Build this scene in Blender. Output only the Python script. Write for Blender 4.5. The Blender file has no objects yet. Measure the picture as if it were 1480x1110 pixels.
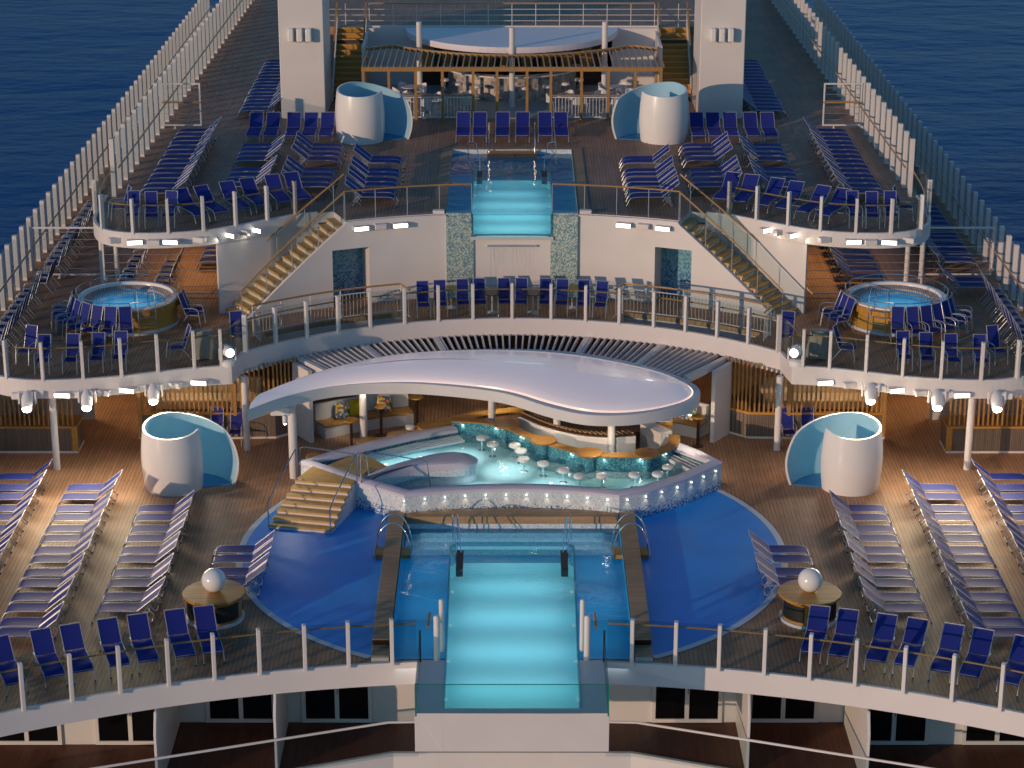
import bpy, bmesh, math, random
from mathutils import Vector, Matrix
from mathutils.geometry import tessellate_polygon
random.seed(7)
R_ = math.radians
sc = bpy.context.scene
COL = sc.collection
PI = math.pi
CY = 60.5                      # centre of the round pool deck and of all the curved deck edges

# ------------------------------------------------------------------ mesh helper
class MB:
    def __init__(s): s.v = []; s.f = []; s.m = []
    def add(s, vs, fs, mi=0):
        o = len(s.v); s.v += [tuple(p) for p in vs]
        for f in fs: s.f.append([i+o for i in f]); s.m.append(mi)
        return s
    def box(s, x0, x1, y0, y1, z0, z1, mi=0):
        v = [(x, y, z) for z in (z0, z1) for y in (y0, y1) for x in (x0, x1)]
        return s.add(v, [(0,2,3,1),(4,5,7,6),(0,1,5,4),(2,6,7,3),(0,4,6,2),(1,3,7,5)], mi)
    def obox(s, c, ax, hx, hy, hz, mi=0):
        """box centred at c turned by ax radians about z"""
        ca, sa = math.cos(ax), math.sin(ax); v = []
        for k in (-hz, hz):
            for j in (-hy, hy):
                for i in (-hx, hx): v.append((c[0]+i*ca-j*sa, c[1]+i*sa+j*ca, c[2]+k))
        return s.add(v, [(0,2,3,1),(4,5,7,6),(0,1,5,4),(2,6,7,3),(0,4,6,2),(1,3,7,5)], mi)
    def bar(s, a, b, w, h, mi=0, up=(0,0,1)):
        a = Vector(a); b = Vector(b); d = (b-a).normalized(); u = Vector(up)
        r = d.cross(u)
        if r.length < 1e-4: r = Vector((1,0,0))
        r.normalize(); u = r.cross(d).normalized()
        v = []
        for p in (a, b):
            for j in (-1, 1):
                for i in (-1, 1): v.append(p + r*i*w/2 + u*j*h/2)
        return s.add(v, [(0,2,3,1),(4,5,7,6),(0,1,5,4),(2,6,7,3),(0,4,6,2),(1,3,7,5)], mi)
    def tube(s, pts, r, n=8, closed=False, mi=0):
        P = [Vector(p) for p in pts]; N = len(P); rings = []
        prev = None
        for i, p in enumerate(P):
            if closed: t = (P[(i+1) % N]-P[i-1])
            else: t = P[min(i+1, N-1)]-P[max(i-1, 0)]
            t.normalize()
            if prev is None:
                u = t.cross(Vector((0,0,1)))
                if u.length < 1e-3: u = t.cross(Vector((0,1,0)))
            else:
                u = prev - t*prev.dot(t)
            u.normalize(); prev = u; w = t.cross(u)
            rings.append([p + (u*math.cos(2*PI*k/n)+w*math.sin(2*PI*k/n))*r for k in range(n)])
        v = [q for g in rings for q in g]; f = []
        M = N if closed else N-1
        for i in range(M):
            a = i*n; b = ((i+1) % N)*n
            for k in range(n): f.append((a+k, a+(k+1) % n, b+(k+1) % n, b+k))
        if not closed:
            f.append(tuple(range(n))[::-1]); f.append(tuple((N-1)*n+k for k in range(n)))
        return s.add(v, f, mi)
    def lathe(s, c, prof, n=32, mi=0, cap=True):
        v = []; f = []
        for r, z in prof:
            for k in range(n): v.append((c[0]+r*math.cos(2*PI*k/n), c[1]+r*math.sin(2*PI*k/n), c[2]+z))
        for i in range(len(prof)-1):
            for k in range(n): f.append((i*n+k, i*n+(k+1) % n, (i+1)*n+(k+1) % n, (i+1)*n+k))
        if cap:
            f.append(tuple(range(n))[::-1]); f.append(tuple((len(prof)-1)*n+k for k in range(n)))
        return s.add(v, f, mi)
    def poly(s, loops, z0, z1, mi=0, mside=None, bottom=True):
        """prism over a polygon with holes, top at z1"""
        pl = [[Vector((x, y, 0)) for x, y in L] for L in loops]
        tri = tessellate_polygon(pl); flat = [p for L in loops for p in L]
        o = [(x, y, z1) for x, y in flat]
        s.add(o, [tuple(t) for t in tri], mi)
        if bottom: s.add([(x, y, z0) for x, y in flat], [tuple(t)[::-1] for t in tri], mi if mside is None else mside)
        ms = mi if mside is None else mside
        for L in loops:
            n = len(L)
            s.add([(x, y, z1) for x, y in L]+[(x, y, z0) for x, y in L], [(i, (i+1) % n, (i+1) % n+n, i+n) for i in range(n)], ms)
        return s
    def strip(s, path, z0, z1, mi=0):
        """upright sheet standing on a plan path"""
        n = len(path)
        return s.add([(x, y, z0) for x, y in path]+[(x, y, z1) for x, y in path], [(i, i+1, i+1+n, i+n) for i in range(n-1)], mi)
    def wall(s, path, t, z0, z1, mi=0):
        """wall of thickness t along an open plan path; z0/z1 numbers or lists"""
        n = len(path); L = []; Rr = []
        for i in range(n):
            a = Vector(path[max(i-1, 0)]); b = Vector(path[min(i+1, n-1)]); d = (b-a).normalized()
            q = Vector((-d.y, d.x))*t/2; p = Vector(path[i]); L.append(p+q); Rr.append(p-q)
        Z0 = z0 if isinstance(z0, (list, tuple)) else [z0]*n
        Z1 = z1 if isinstance(z1, (list, tuple)) else [z1]*n
        v = [(p.x, p.y, Z0[i]) for i, p in enumerate(L)]+[(p.x, p.y, Z0[i]) for i, p in enumerate(Rr)] + \
            [(p.x, p.y, Z1[i]) for i, p in enumerate(L)]+[(p.x, p.y, Z1[i]) for i, p in enumerate(Rr)]
        f = []
        for i in range(n-1):
            f += [(i, i+1, n+i+1, n+i), (2*n+i, 3*n+i, 3*n+i+1, 2*n+i+1), (i, 2*n+i, 2*n+i+1, i+1), (n+i, n+i+1, 3*n+i+1, 3*n+i)]
        f += [(0, n, 3*n, 2*n), (n-1, 3*n-1, 4*n-1, 2*n-1)]
        return s.add(v, f, mi)
    def sphere(s, c, r, n=24, mi=0, sz=1.0):
        m = n//2
        prof = [(max(r*math.sin(PI*i/m), 1e-4), -r*sz*math.cos(PI*i/m)) for i in range(m+1)]
        return s.lathe(c, prof, n, mi, cap=False)
    def build(s, name, mats, parent=None, smooth=False, bevel=0.0, loc=None):
        me = bpy.data.meshes.new(name); me.from_pydata(s.v, [], s.f)
        if not isinstance(mats, (list, tuple)): mats = [mats]
        for m in mats: me.materials.append(m)
        me.polygons.foreach_set('material_index', s.m)
        bm = bmesh.new(); bm.from_mesh(me)
        bmesh.ops.remove_doubles(bm, verts=bm.verts, dist=1e-5)
        bmesh.ops.recalc_face_normals(bm, faces=bm.faces); bm.to_mesh(me); bm.free()
        if smooth:
            me.polygons.foreach_set('use_smooth', [True]*len(me.polygons))
            me.set_sharp_from_angle(angle=R_(38))
        me.update()
        o = bpy.data.objects.new(name, me); COL.objects.link(o)
        if parent is not None:
            o.parent = parent
            if parent.type == 'EMPTY' or True:
                # children are modelled in world space unless the parent sits at the origin
                if loc is None: o.matrix_parent_inverse = Matrix.Translation(-Vector(parent.location)) if parent.location.length else Matrix()
        if bevel:
            b = o.modifiers.new('bevel', 'BEVEL'); b.width = bevel; b.segments = 2; b.limit_method = 'ANGLE'; b.harden_normals = False
        return o

def tag(o, label=None, cat=None, group=None, kind=None):
    if label: o['label'] = label
    if cat: o['category'] = cat
    if group: o['group'] = group
    if kind: o['kind'] = kind
    return o
def empty(name, loc, label, cat, group=None):
    o = bpy.data.objects.new(name, None); COL.objects.link(o); o.location = loc
    o.empty_display_size = .2
    return tag(o, label, cat, group)
def copy_tree(o, parent=None):
    c = o.copy(); COL.objects.link(c)
    if parent is not None: c.parent = parent
    for ch in list(o.children): copy_tree(ch, c)
    return c
def pol(r, deg, cx=0.0, cy=CY):
    """point at radius r, deg degrees to starboard of dead ahead"""
    return (cx+r*math.sin(R_(deg)), cy+r*math.cos(R_(deg)))
def arc(r, a0, a1, n, cx=0.0, cy=CY): return [pol(r, a0+(a1-a0)*i/n, cx, cy) for i in range(n+1)]
def resample(path, step):
    P = [Vector(p) for p in path]; out = [P[0]]; acc = 0
    for a, b in zip(P, P[1:]):
        L = (b-a).length
        if L < 1e-6: continue
        t = step-acc
        while t <= L: out.append(a.lerp(b, t/L)); t += step
        acc = L-(t-step)
    return out
def smoothpath(path, it=2):
    for _ in range(it):
        q = [path[0]]
        for a, b in zip(path, path[1:]):
            q += [(a[0]*.75+b[0]*.25, a[1]*.75+b[1]*.25), (a[0]*.25+b[0]*.75, a[1]*.25+b[1]*.75)]
        q.append(path[-1]); path = q
    return path
def offset(path, d):
    out = []; n = len(path)
    for i in range(n):
        a = Vector(path[max(i-1, 0)]); b = Vector(path[min(i+1, n-1)]); t = (b-a).normalized()
        out.append((path[i][0]-t.y*d, path[i][1]+t.x*d))
    return out
def mir(path, s): return [(-x*s, y) for x, y in path]      # port coordinates, mirrored for s > 0

# ------------------------------------------------------------------ materials
def newmat(name):
    m = bpy.data.materials.new(name); m.use_nodes = True; nt = m.node_tree
    for n in list(nt.nodes): nt.nodes.remove(n)
    out = nt.nodes.new('ShaderNodeOutputMaterial')
    return m, nt, out
def paint(name, col, rough=.5, metal=0.0, var=.06, scale=1.5, bump=0.0, bscale=60, spec=.5, coat=0.0):
    m, nt, out = newmat(name); N = nt.nodes; L = nt.links
    b = N.new('ShaderNodeBsdfPrincipled'); b.inputs['Roughness'].default_value = rough; b.inputs['Metallic'].default_value = metal
    b.inputs['Specular IOR Level'].default_value = spec; b.inputs['Coat Weight'].default_value = coat
    tc = N.new('ShaderNodeTexCoord'); nz = N.new('ShaderNodeTexNoise'); nz.inputs['Scale'].default_value = scale; nz.inputs['Detail'].default_value = 5
    L.new(tc.outputs['Object'], nz.inputs['Vector'])
    mx = N.new('ShaderNodeMix'); mx.data_type = 'RGBA'
    mx.inputs[6].default_value = (*[c*(1-var) for c in col], 1); mx.inputs[7].default_value = (*[min(c*(1+var), 1) for c in col], 1)
    L.new(nz.outputs['Fac'], mx.inputs[0]); L.new(mx.outputs[2], b.inputs['Base Color'])
    if bump:
        n2 = N.new('ShaderNodeTexNoise'); n2.inputs['Scale'].default_value = bscale; L.new(tc.outputs['Object'], n2.inputs['Vector'])
        bp = N.new('ShaderNodeBump'); bp.inputs['Strength'].default_value = bump; bp.inputs['Distance'].default_value = .01
        L.new(n2.outputs['Fac'], bp.inputs['Height']); L.new(bp.outputs['Normal'], b.inputs['Normal'])
    L.new(b.outputs[0], out.inputs[0]); return m
def planks(name, c1, c2, width=.12, along='Y', length=3.0, rough=.55, gap=(.075, .052, .04), gw=.06, cvar=.5):
    """boards running along one axis in object space, dark caulking between them"""
    m, nt, out = newmat(name); N = nt.nodes; L = nt.links
    b = N.new('ShaderNodeBsdfPrincipled'); b.inputs['Roughness'].default_value = rough; b.inputs['Specular IOR Level'].default_value = .35
    tc = N.new('ShaderNodeTexCoord'); mp = N.new('ShaderNodeMapping'); L.new(tc.outputs['Object'], mp.inputs[0])
    if along == 'Y': mp.inputs['Rotation'].default_value = (0, 0, R_(90))
    if along == 'Z':
        sp = N.new('ShaderNodeSeparateXYZ'); L.new(tc.outputs['Object'], sp.inputs[0])
        ml = N.new('ShaderNodeMath'); ml.operation = 'MULTIPLY_ADD'; L.new(sp.outputs[1], ml.inputs[0]); ml.inputs[1].default_value = .62; L.new(sp.outputs[0], ml.inputs[2])
        cx = N.new('ShaderNodeCombineXYZ'); L.new(sp.outputs[2], cx.inputs[0]); L.new(ml.outputs[0], cx.inputs[1]); L.new(cx.outputs[0], mp.inputs[0])
    bk = N.new('ShaderNodeTexBrick'); L.new(mp.outputs[0], bk.inputs[0])
    bk.inputs['Scale'].default_value = 1.0; bk.inputs['Brick Width'].default_value = length; bk.inputs['Row Height'].default_value = width
    bk.inputs['Mortar Size'].default_value = width*gw; bk.inputs['Mortar Smooth'].default_value = .3; bk.inputs['Bias'].default_value = 0
    bk.offset = .37; bk.offset_frequency = 3
    bk.inputs['Color1'].default_value = (*c1, 1); bk.inputs['Color2'].default_value = (*c2, 1); bk.inputs['Mortar'].default_value = (*gap, 1)
    nz = N.new('ShaderNodeTexNoise'); nz.inputs['Scale'].default_value = .5; nz.inputs['Detail'].default_value = 8; nz.inputs['Roughness'].default_value = .65
    L.new(tc.outputs['Object'], nz.inputs['Vector'])
    mr = N.new('ShaderNodeMapRange'); mr.inputs[1].default_value = .3; mr.inputs[2].default_value = .7; mr.inputs[3].default_value = 1-cvar*.5; mr.inputs[4].default_value = 1+cvar*.4
    L.new(nz.outputs['Fac'], mr.inputs[0])
    gr = N.new('ShaderNodeTexNoise'); gr.inputs['Scale'].default_value = 6; gr.inputs['Detail'].default_value = 6
    m2 = N.new('ShaderNodeMapping'); m2.inputs['Scale'].default_value = (.12, 3, 1); L.new(mp.outputs[0], m2.inputs[0]); L.new(m2.outputs[0], gr.inputs['Vector'])
    mr2 = N.new('ShaderNodeMapRange'); mr2.inputs[1].default_value = .25; mr2.inputs[2].default_value = .75; mr2.inputs[3].default_value = .78; mr2.inputs[4].default_value = 1.2
    L.new(gr.outputs['Fac'], mr2.inputs[0])
    mu = N.new('ShaderNodeMath'); mu.operation = 'MULTIPLY'; L.new(mr.outputs[0], mu.inputs[0]); L.new(mr2.outputs[0], mu.inputs[1])
    vm = N.new('ShaderNodeVectorMath'); vm.operation = 'SCALE'; L.new(bk.outputs['Color'], vm.inputs[0]); L.new(mu.outputs[0], vm.inputs['Scale'])
    L.new(vm.outputs[0], b.inputs['Base Color'])
    bp = N.new('ShaderNodeBump'); bp.inputs['Strength'].default_value = .25; bp.inputs['Distance'].default_value = .004; bp.invert = True
    L.new(bk.outputs['Fac'], bp.inputs['Height']); L.new(bp.outputs[0], b.inputs['Normal'])
    L.new(b.outputs[0], out.inputs[0]); return m
def mosaic(name, cols, scale=28, rough=.25, zfade=None):
    """small glass tiles in mixed colours; zfade=(z0, z1, dark) blends towards a darker mix low down, as the tiling does"""
    m, nt, out = newmat(name); N = nt.nodes; L = nt.links
    b = N.new('ShaderNodeBsdfPrincipled'); b.inputs['Roughness'].default_value = rough
    tc = N.new('ShaderNodeTexCoord'); vo = N.new('ShaderNodeTexVoronoi'); vo.inputs['Scale'].default_value = scale; vo.distance = 'CHEBYCHEV'; vo.inputs['Randomness'].default_value = .35
    L.new(tc.outputs['Object'], vo.inputs['Vector'])
    sx = N.new('ShaderNodeSeparateColor'); L.new(vo.outputs['Color'], sx.inputs[0])
    cr = N.new('ShaderNodeValToRGB'); cr.color_ramp.interpolation = 'CONSTANT'
    el = cr.color_ramp.elements
    while len(el) < len(cols): el.new(1)
    for i, c in enumerate(cols): el[i].position = i/len(cols); el[i].color = (*c, 1)
    L.new(sx.outputs[0], cr.inputs[0]); col = cr.outputs[0]
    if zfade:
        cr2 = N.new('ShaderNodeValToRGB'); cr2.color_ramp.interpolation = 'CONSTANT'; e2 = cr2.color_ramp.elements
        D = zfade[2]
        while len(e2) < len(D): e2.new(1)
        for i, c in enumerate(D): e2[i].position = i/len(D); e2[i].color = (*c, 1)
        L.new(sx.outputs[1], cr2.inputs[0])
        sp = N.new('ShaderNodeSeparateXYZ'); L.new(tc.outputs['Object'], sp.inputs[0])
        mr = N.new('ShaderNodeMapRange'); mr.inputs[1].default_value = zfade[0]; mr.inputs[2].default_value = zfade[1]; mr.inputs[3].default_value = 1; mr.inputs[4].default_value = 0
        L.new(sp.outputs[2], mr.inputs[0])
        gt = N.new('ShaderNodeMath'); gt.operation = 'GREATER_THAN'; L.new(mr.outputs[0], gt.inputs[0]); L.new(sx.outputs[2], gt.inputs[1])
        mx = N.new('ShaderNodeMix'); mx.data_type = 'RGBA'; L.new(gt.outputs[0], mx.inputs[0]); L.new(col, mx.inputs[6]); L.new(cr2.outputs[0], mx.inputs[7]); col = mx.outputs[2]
    L.new(col, b.inputs['Base Color']); L.new(b.outputs[0], out.inputs[0]); return m
def glass(name, tint, refl=.5, rough=.02):
    m, nt, out = newmat(name); N = nt.nodes; L = nt.links
    t = N.new('ShaderNodeBsdfTransparent'); t.inputs[0].default_value = (*tint, 1)
    g = N.new('ShaderNodeBsdfGlossy'); g.inputs['Roughness'].default_value = rough
    f = N.new('ShaderNodeFresnel'); f.inputs[0].default_value = 1.45
    mu = N.new('ShaderNodeMath'); mu.operation = 'MULTIPLY'; mu.inputs[1].default_value = refl; L.new(f.outputs[0], mu.inputs[0])
    mx = N.new('ShaderNodeMixShader'); L.new(mu.outputs[0], mx.inputs[0]); L.new(t.outputs[0], mx.inputs[1]); L.new(g.outputs[0], mx.inputs[2])
    L.new(mx.outputs[0], out.inputs[0]); return m
def water(name, tint, scale=1.2, strength=.35, rough=.03, body=None, bodyfac=.3):
    """see-through tinted water with ripples; body = colour scattered back by the water"""
    m, nt, out = newmat(name); N = nt.nodes; L = nt.links
    tc = N.new('ShaderNodeTexCoord'); nz = N.new('ShaderNodeTexNoise'); nz.inputs['Scale'].default_value = scale; nz.inputs['Detail'].default_value = 4; nz.inputs['Distortion'].default_value = .6
    L.new(tc.outputs['Object'], nz.inputs['Vector'])
    bp = N.new('ShaderNodeBump'); bp.inputs['Strength'].default_value = strength; bp.inputs['Distance'].default_value = .08; L.new(nz.outputs['Fac'], bp.inputs['Height'])
    t = N.new('ShaderNodeBsdfTransparent'); t.inputs[0].default_value = (*tint, 1)
    src = t.outputs[0]
    if body:
        d = N.new('ShaderNodeBsdfDiffuse'); d.inputs[0].default_value = (*body, 1)
        mb = N.new('ShaderNodeMixShader'); mb.inputs[0].default_value = bodyfac; L.new(src, mb.inputs[1]); L.new(d.outputs[0], mb.inputs[2]); src = mb.outputs[0]
    g = N.new('ShaderNodeBsdfGlossy'); g.inputs['Roughness'].default_value = rough; L.new(bp.outputs[0], g.inputs['Normal'])
    f = N.new('ShaderNodeFresnel'); f.inputs[0].default_value = 1.33; L.new(bp.outputs[0], f.inputs['Normal'])
    mx = N.new('ShaderNodeMixShader'); L.new(f.outputs[0], mx.inputs[0]); L.new(src, mx.inputs[1]); L.new(g.outputs[0], mx.inputs[2])
    L.new(mx.outputs[0], out.inputs[0]); return m
def glow(name, col, st):
    m, nt, out = newmat(name); e = nt.nodes.new('ShaderNodeEmission'); e.inputs[0].default_value = (*col, 1); e.inputs[1].default_value = st
    nt.links.new(e.outputs[0], out.inputs[0]); return m
def seamat():
    m, nt, out = newmat('sea_water'); N = nt.nodes; L = nt.links
    b = N.new('ShaderNodeBsdfPrincipled'); b.inputs['Base Color'].default_value = (.002, .070, .25, 1); b.inputs['Roughness'].default_value = .32; b.inputs['IOR'].default_value = 1.33; b.inputs['Specular IOR Level'].default_value = .09
    tc = N.new('ShaderNodeTexCoord'); mp = N.new('ShaderNodeMapping'); mp.inputs['Scale'].default_value = (.55, 1.0, 1); mp.inputs['Rotation'].default_value = (0, 0, R_(12)); L.new(tc.outputs['Object'], mp.inputs[0])
    a = N.new('ShaderNodeTexNoise'); a.inputs['Scale'].default_value = .32; a.inputs['Detail'].default_value = 7; a.inputs['Roughness'].default_value = .58; L.new(mp.outputs[0], a.inputs['Vector'])
    c = N.new('ShaderNodeTexNoise'); c.inputs['Scale'].default_value = .05; c.inputs['Detail'].default_value = 3; L.new(mp.outputs[0], c.inputs['Vector'])
    ad = N.new('ShaderNodeMath'); ad.operation = 'MULTIPLY_ADD'; L.new(c.outputs['Fac'], ad.inputs[0]); ad.inputs[1].default_value = 2.5; L.new(a.outputs['Fac'], ad.inputs[2])
    bp = N.new('ShaderNodeBump'); bp.inputs['Strength'].default_value = .7; bp.inputs['Distance'].default_value = .8; L.new(ad.outputs[0], bp.inputs['Height'])
    L.new(bp.outputs[0], b.inputs['Normal']); L.new(b.outputs[0], out.inputs[0]); return m
def fabric(name, col, col2):
    m, nt, out = newmat(name); N = nt.nodes; L = nt.links
    b = N.new('ShaderNodeBsdfPrincipled'); b.inputs['Roughness'].default_value = .62; b.inputs['Specular IOR Level'].default_value = .15
    tc = N.new('ShaderNodeTexCoord'); oi = N.new('ShaderNodeObjectInfo')
    w = N.new('ShaderNodeTexWave'); w.inputs['Scale'].default_value = 9; w.bands_direction = 'Y'; w.inputs['Distortion'].default_value = .4; L.new(tc.outputs['Object'], w.inputs['Vector'])
    mx = N.new('ShaderNodeMix'); mx.data_type = 'RGBA'; mx.inputs[6].default_value = (*col, 1); mx.inputs[7].default_value = (*col2, 1)
    ml = N.new('ShaderNodeMath'); ml.operation = 'MULTIPLY'; ml.inputs[1].default_value = .35; L.new(w.outputs['Fac'], ml.inputs[0])
    ad = N.new('ShaderNodeMath'); ad.operation = 'MULTIPLY_ADD'; L.new(oi.outputs['Random'], ad.inputs[0]); ad.inputs[1].default_value = .5; L.new(ml.outputs[0], ad.inputs[2])
    L.new(ad.outputs[0], mx.inputs[0]); L.new(mx.outputs[2], b.inputs['Base Color']); L.new(b.outputs[0], out.inputs[0]); return m

M = {}
M['white'] = paint('white_paint', (.69, .66, .65), .42, var=.07, scale=.9, bump=.04, bscale=2.5)
M['white_gloss'] = paint('white_gelcoat', (.80, .79, .78), .22, var=.02, coat=.4)
M['grey'] = paint('pale_grey_plastic', (.55, .56, .58), .45)
M['blueinner'] = paint('sky_blue_lining', (.34, .60, .74), .35, var=.05)
M['bluefloor'] = paint('blue_tray', (.04, .22, .45), .4)
M['bluedeck'] = paint('blue_rubber_deck', (.006, .29, .84), .38, var=.2, scale=.7, bump=.15, bscale=150)
M['ringwhite'] = paint('white_ring', (.62, .66, .72), .4)
M['chrome'] = paint('polished_steel', (.72, .73, .75), .12, metal=1.0, var=.02)
M['alu'] = paint('satin_aluminium', (.45, .47, .51), .38, metal=.4, var=.05)
M['greyfloor'] = paint('pale_grey_deck_paint', (.34, .42, .47), .45, var=.12, scale=1.0)
M['black'] = paint('black_plastic', (.015, .015, .017), .5)
M['darkglass'] = paint('dark_window_glass', (.004, .004, .005), .08, spec=.6)
M['sling'] = fabric('blue_sling', (.014, .024, .19), (.03, .045, .27))
M['teak'] = planks('teak_deck', (.44, .23, .12), (.38, .20, .105))
M['teak2'] = planks('teak_deck_upper', (.38, .22, .135), (.33, .19, .118))
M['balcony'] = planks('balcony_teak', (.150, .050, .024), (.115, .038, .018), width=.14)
M['wood'] = planks('warm_wood', (.50, .255, .055), (.43, .215, .045), width=.3, along='X', gw=.02, rough=.4, cvar=.3)
M['woodv'] = planks('wood_boards_upright', (.30, .15, .05), (.22, .11, .038), width=.09, along='Z', gw=.14, rough=.5)
M['woodrail'] = paint('varnished_handrail', (.38, .21, .07), .35, var=.2, scale=4, coat=.2)
M['tread'] = paint('teak_treads', (.56, .34, .11), .5, var=.25, scale=5)
M['border'] = planks('teak_border', (.42, .27, .145), (.37, .235, .125), width=.095, along='X', length=1.4, gw=.03)
M['tubside'] = paint('honey_wood_veneer', (.52, .28, .05), .4, var=.15, scale=2.5, coat=.2)
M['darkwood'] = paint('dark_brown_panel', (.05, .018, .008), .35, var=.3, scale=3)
M['greyplank'] = planks('weathered_boards', (.20, .16, .13), (.15, .12, .10), width=.06, along='Z', gw=.16)
M['pane'] = glass('windscreen_glass', (.86, .905, .915), .18)
M['panegreen'] = glass('green_edge_glass', (.86, .95, .93), .7)
M['acryl'] = glass('acrylic_pool_wall', (.75, .93, .96), .6)
M['edgegreen'] = paint('green_glass_edge', (.01, .22, .15), .15)
MW = [(.62, .70, .74), (.70, .74, .76), (.45, .58, .66), (.56, .66, .72), (.74, .77, .78)]
MBl = [(.03, .12, .34), (.06, .18, .42), (.12, .28, .50), (.22, .38, .56)]
MT = [(.03, .16, .22), (.04, .20, .27), (.07, .26, .33), (.02, .11, .17), (.10, .32, .38)]
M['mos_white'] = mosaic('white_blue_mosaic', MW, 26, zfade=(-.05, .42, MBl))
M['mos_pale'] = mosaic('pale_mosaic', MW, 26)
M['mos_teal'] = mosaic('teal_mosaic', MT, 26)
M['mos_green'] = mosaic('green_silver_mosaic', [(.40, .50, .46), (.20, .32, .34), (.54, .60, .54), (.30, .42, .42), (.14, .26, .32)], 24)
M['mos_door'] = mosaic('blue_doorway_mosaic', [(.14, .34, .46), (.20, .42, .52), (.08, .24, .38)], 17, zfade=(3.1, 4.4, MBl))
M['stone'] = mosaic('pebble_cladding', [(.42, .38, .33), (.30, .28, .26), (.52, .48, .42), (.22, .20, .19), (.36, .34, .34)], 7, rough=.6)
M['poolfloor_dk'] = paint('blue_pool_tiles', (.02, .34, .60), .4, var=.08)
M['poolfloor_lt'] = paint('turquoise_pool_tiles', (.32, .60, .68), .4, var=.05)
M['tubfloor'] = paint('blue_tub_lining', (.14, .46, .70), .4, var=.05)
M['barfloor'] = paint('pale_turquoise_tiles', (.36, .63, .67), .4, var=.05)
M['tubshell'] = planks('tub_seat_slats', (.48, .42, .40), (.42, .37, .35), width=.07, gw=.12, cvar=.1)
M['water'] = water('pool_water', (.62, .90, .97), 1.3, .45)
M['water_dk'] = water('wide_basin_water', (.5, .88, 1), 1.0, .5, body=(.01, .30, .52), bodyfac=.5)
M['water_lt'] = water('bar_pool_water', (.86, .95, .96), 2.0, .35, body=(.45, .66, .72), bodyfac=.25)
M['sea'] = seamat()
M['bartop'] = planks('dark_varnished_bar_top', (.34, .165, .045), (.28, .135, .038), width=.3, along='X', gw=.02, rough=.35, cvar=.3)
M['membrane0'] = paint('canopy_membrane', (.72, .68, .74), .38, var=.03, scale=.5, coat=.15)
M['membrane'] = paint('glow_canopy_membrane', (.82, .78, .80), .38, var=.03, scale=.5, coat=.15)
_b = [n for n in M['membrane'].node_tree.nodes if n.type == 'BSDF_PRINCIPLED'][0]      # faint glow put into the surface in place of light from inside
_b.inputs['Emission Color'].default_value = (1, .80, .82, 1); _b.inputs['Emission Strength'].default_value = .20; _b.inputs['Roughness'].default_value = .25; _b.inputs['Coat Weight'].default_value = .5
M['lav'] = paint('pale_coping', (.62, .58, .66), .35, var=.05)
M['panelglow'] = glow('flood_panel_light', (1, .96, .88), 7)
M['lampglow'] = glow('spot_lens_light', (1, .93, .80), 60)
M['dotglow'] = glow('small_led', (1, .93, .78), 5)
M['underglow'] = glow('underwater_lamp', (.6, .9, 1), .45)
M['ledline'] = glow('warm_led_line', (1, .62, .42), 2.2)
M['yellow'] = fabric('yellow_cushion', (.75, .48, .02), (.70, .42, .02))
M['pattern'] = mosaic('patterned_cushion', [(.75, .45, .02), (.05, .25, .08), (.6, .6, .55), (.55, .06, .08), (.05, .15, .35)], 14, rough=.8)
M['canvas'] = paint('tan_canvas_cover', (.42, .35, .27), .9, var=.2, scale=6, bump=.6, bscale=7)
M['yellowtop'] = paint('mustard_table_top', (.50, .28, .02), .35)

# ------------------------------------------------------------------ sea and decks
sea = MB().add([(-1500, -200, -19), (1500, -200, -19), (1500, 3000, -19), (-1500, 3000, -19)], [(0,1,2,3)]).build('sea', M['sea']); tag(sea, kind='structure')

def struct(name, mb, mats, parent=None, **k):
    o = mb.build(name, mats, parent, **k)
    if parent is None: tag(o, kind='structure')
    return o

LOWARC = [pol(29, a, 0, 24.3) for a in [i*2 for i in range(-19, 20)]]      # front edge of the lower deck
def lowarc(deg0, deg1, n, r=29): return [pol(r, deg0+(deg1-deg0)*i/n, 0, 24.3) for i in range(n+1)]
A0 = math.degrees(math.asin(2.45/29))
outerL = lowarc(-38, -A0, 30); outerR = lowarc(A0, 38, 30)
basin = [(-3.22, 53.42), (3.22, 53.42), (3.22, 62.4), (-3.22, 62.4)]
lowloop = outerL+[(-1.78, 53.3), (-1.78, 53.42), (-3.22, 53.42), (-3.22, 62.4), (3.22, 62.4), (3.22, 53.42), (1.78, 53.42), (1.78, 53.3)]+outerR+[(17.85, 85), (-17.85, 85)]
barhole = [(-5.9, 65.4), (-3.1, 63.2), (0, 63.5), (3.1, 63.2), (5.9, 65.5), (5.2, 68.6), (-1.9, 69.2)]
mb = MB().poly([lowloop], -.35, 0, 0, 1, bottom=True)
low = struct('lower_deck', mb, [M['teak'], M['white']])
for s in (-1, 1):
    p = lowarc(-38, -A0, 40) if s < 0 else lowarc(A0, 38, 40)
    m_ = MB().wall(offset(p, .04), .12, -.62, .03)
    struct('deck_edge_beam', m_, M['white'], low, bevel=.015)
disc = [pol(7.85, i*360/96) for i in range(96)]
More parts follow.
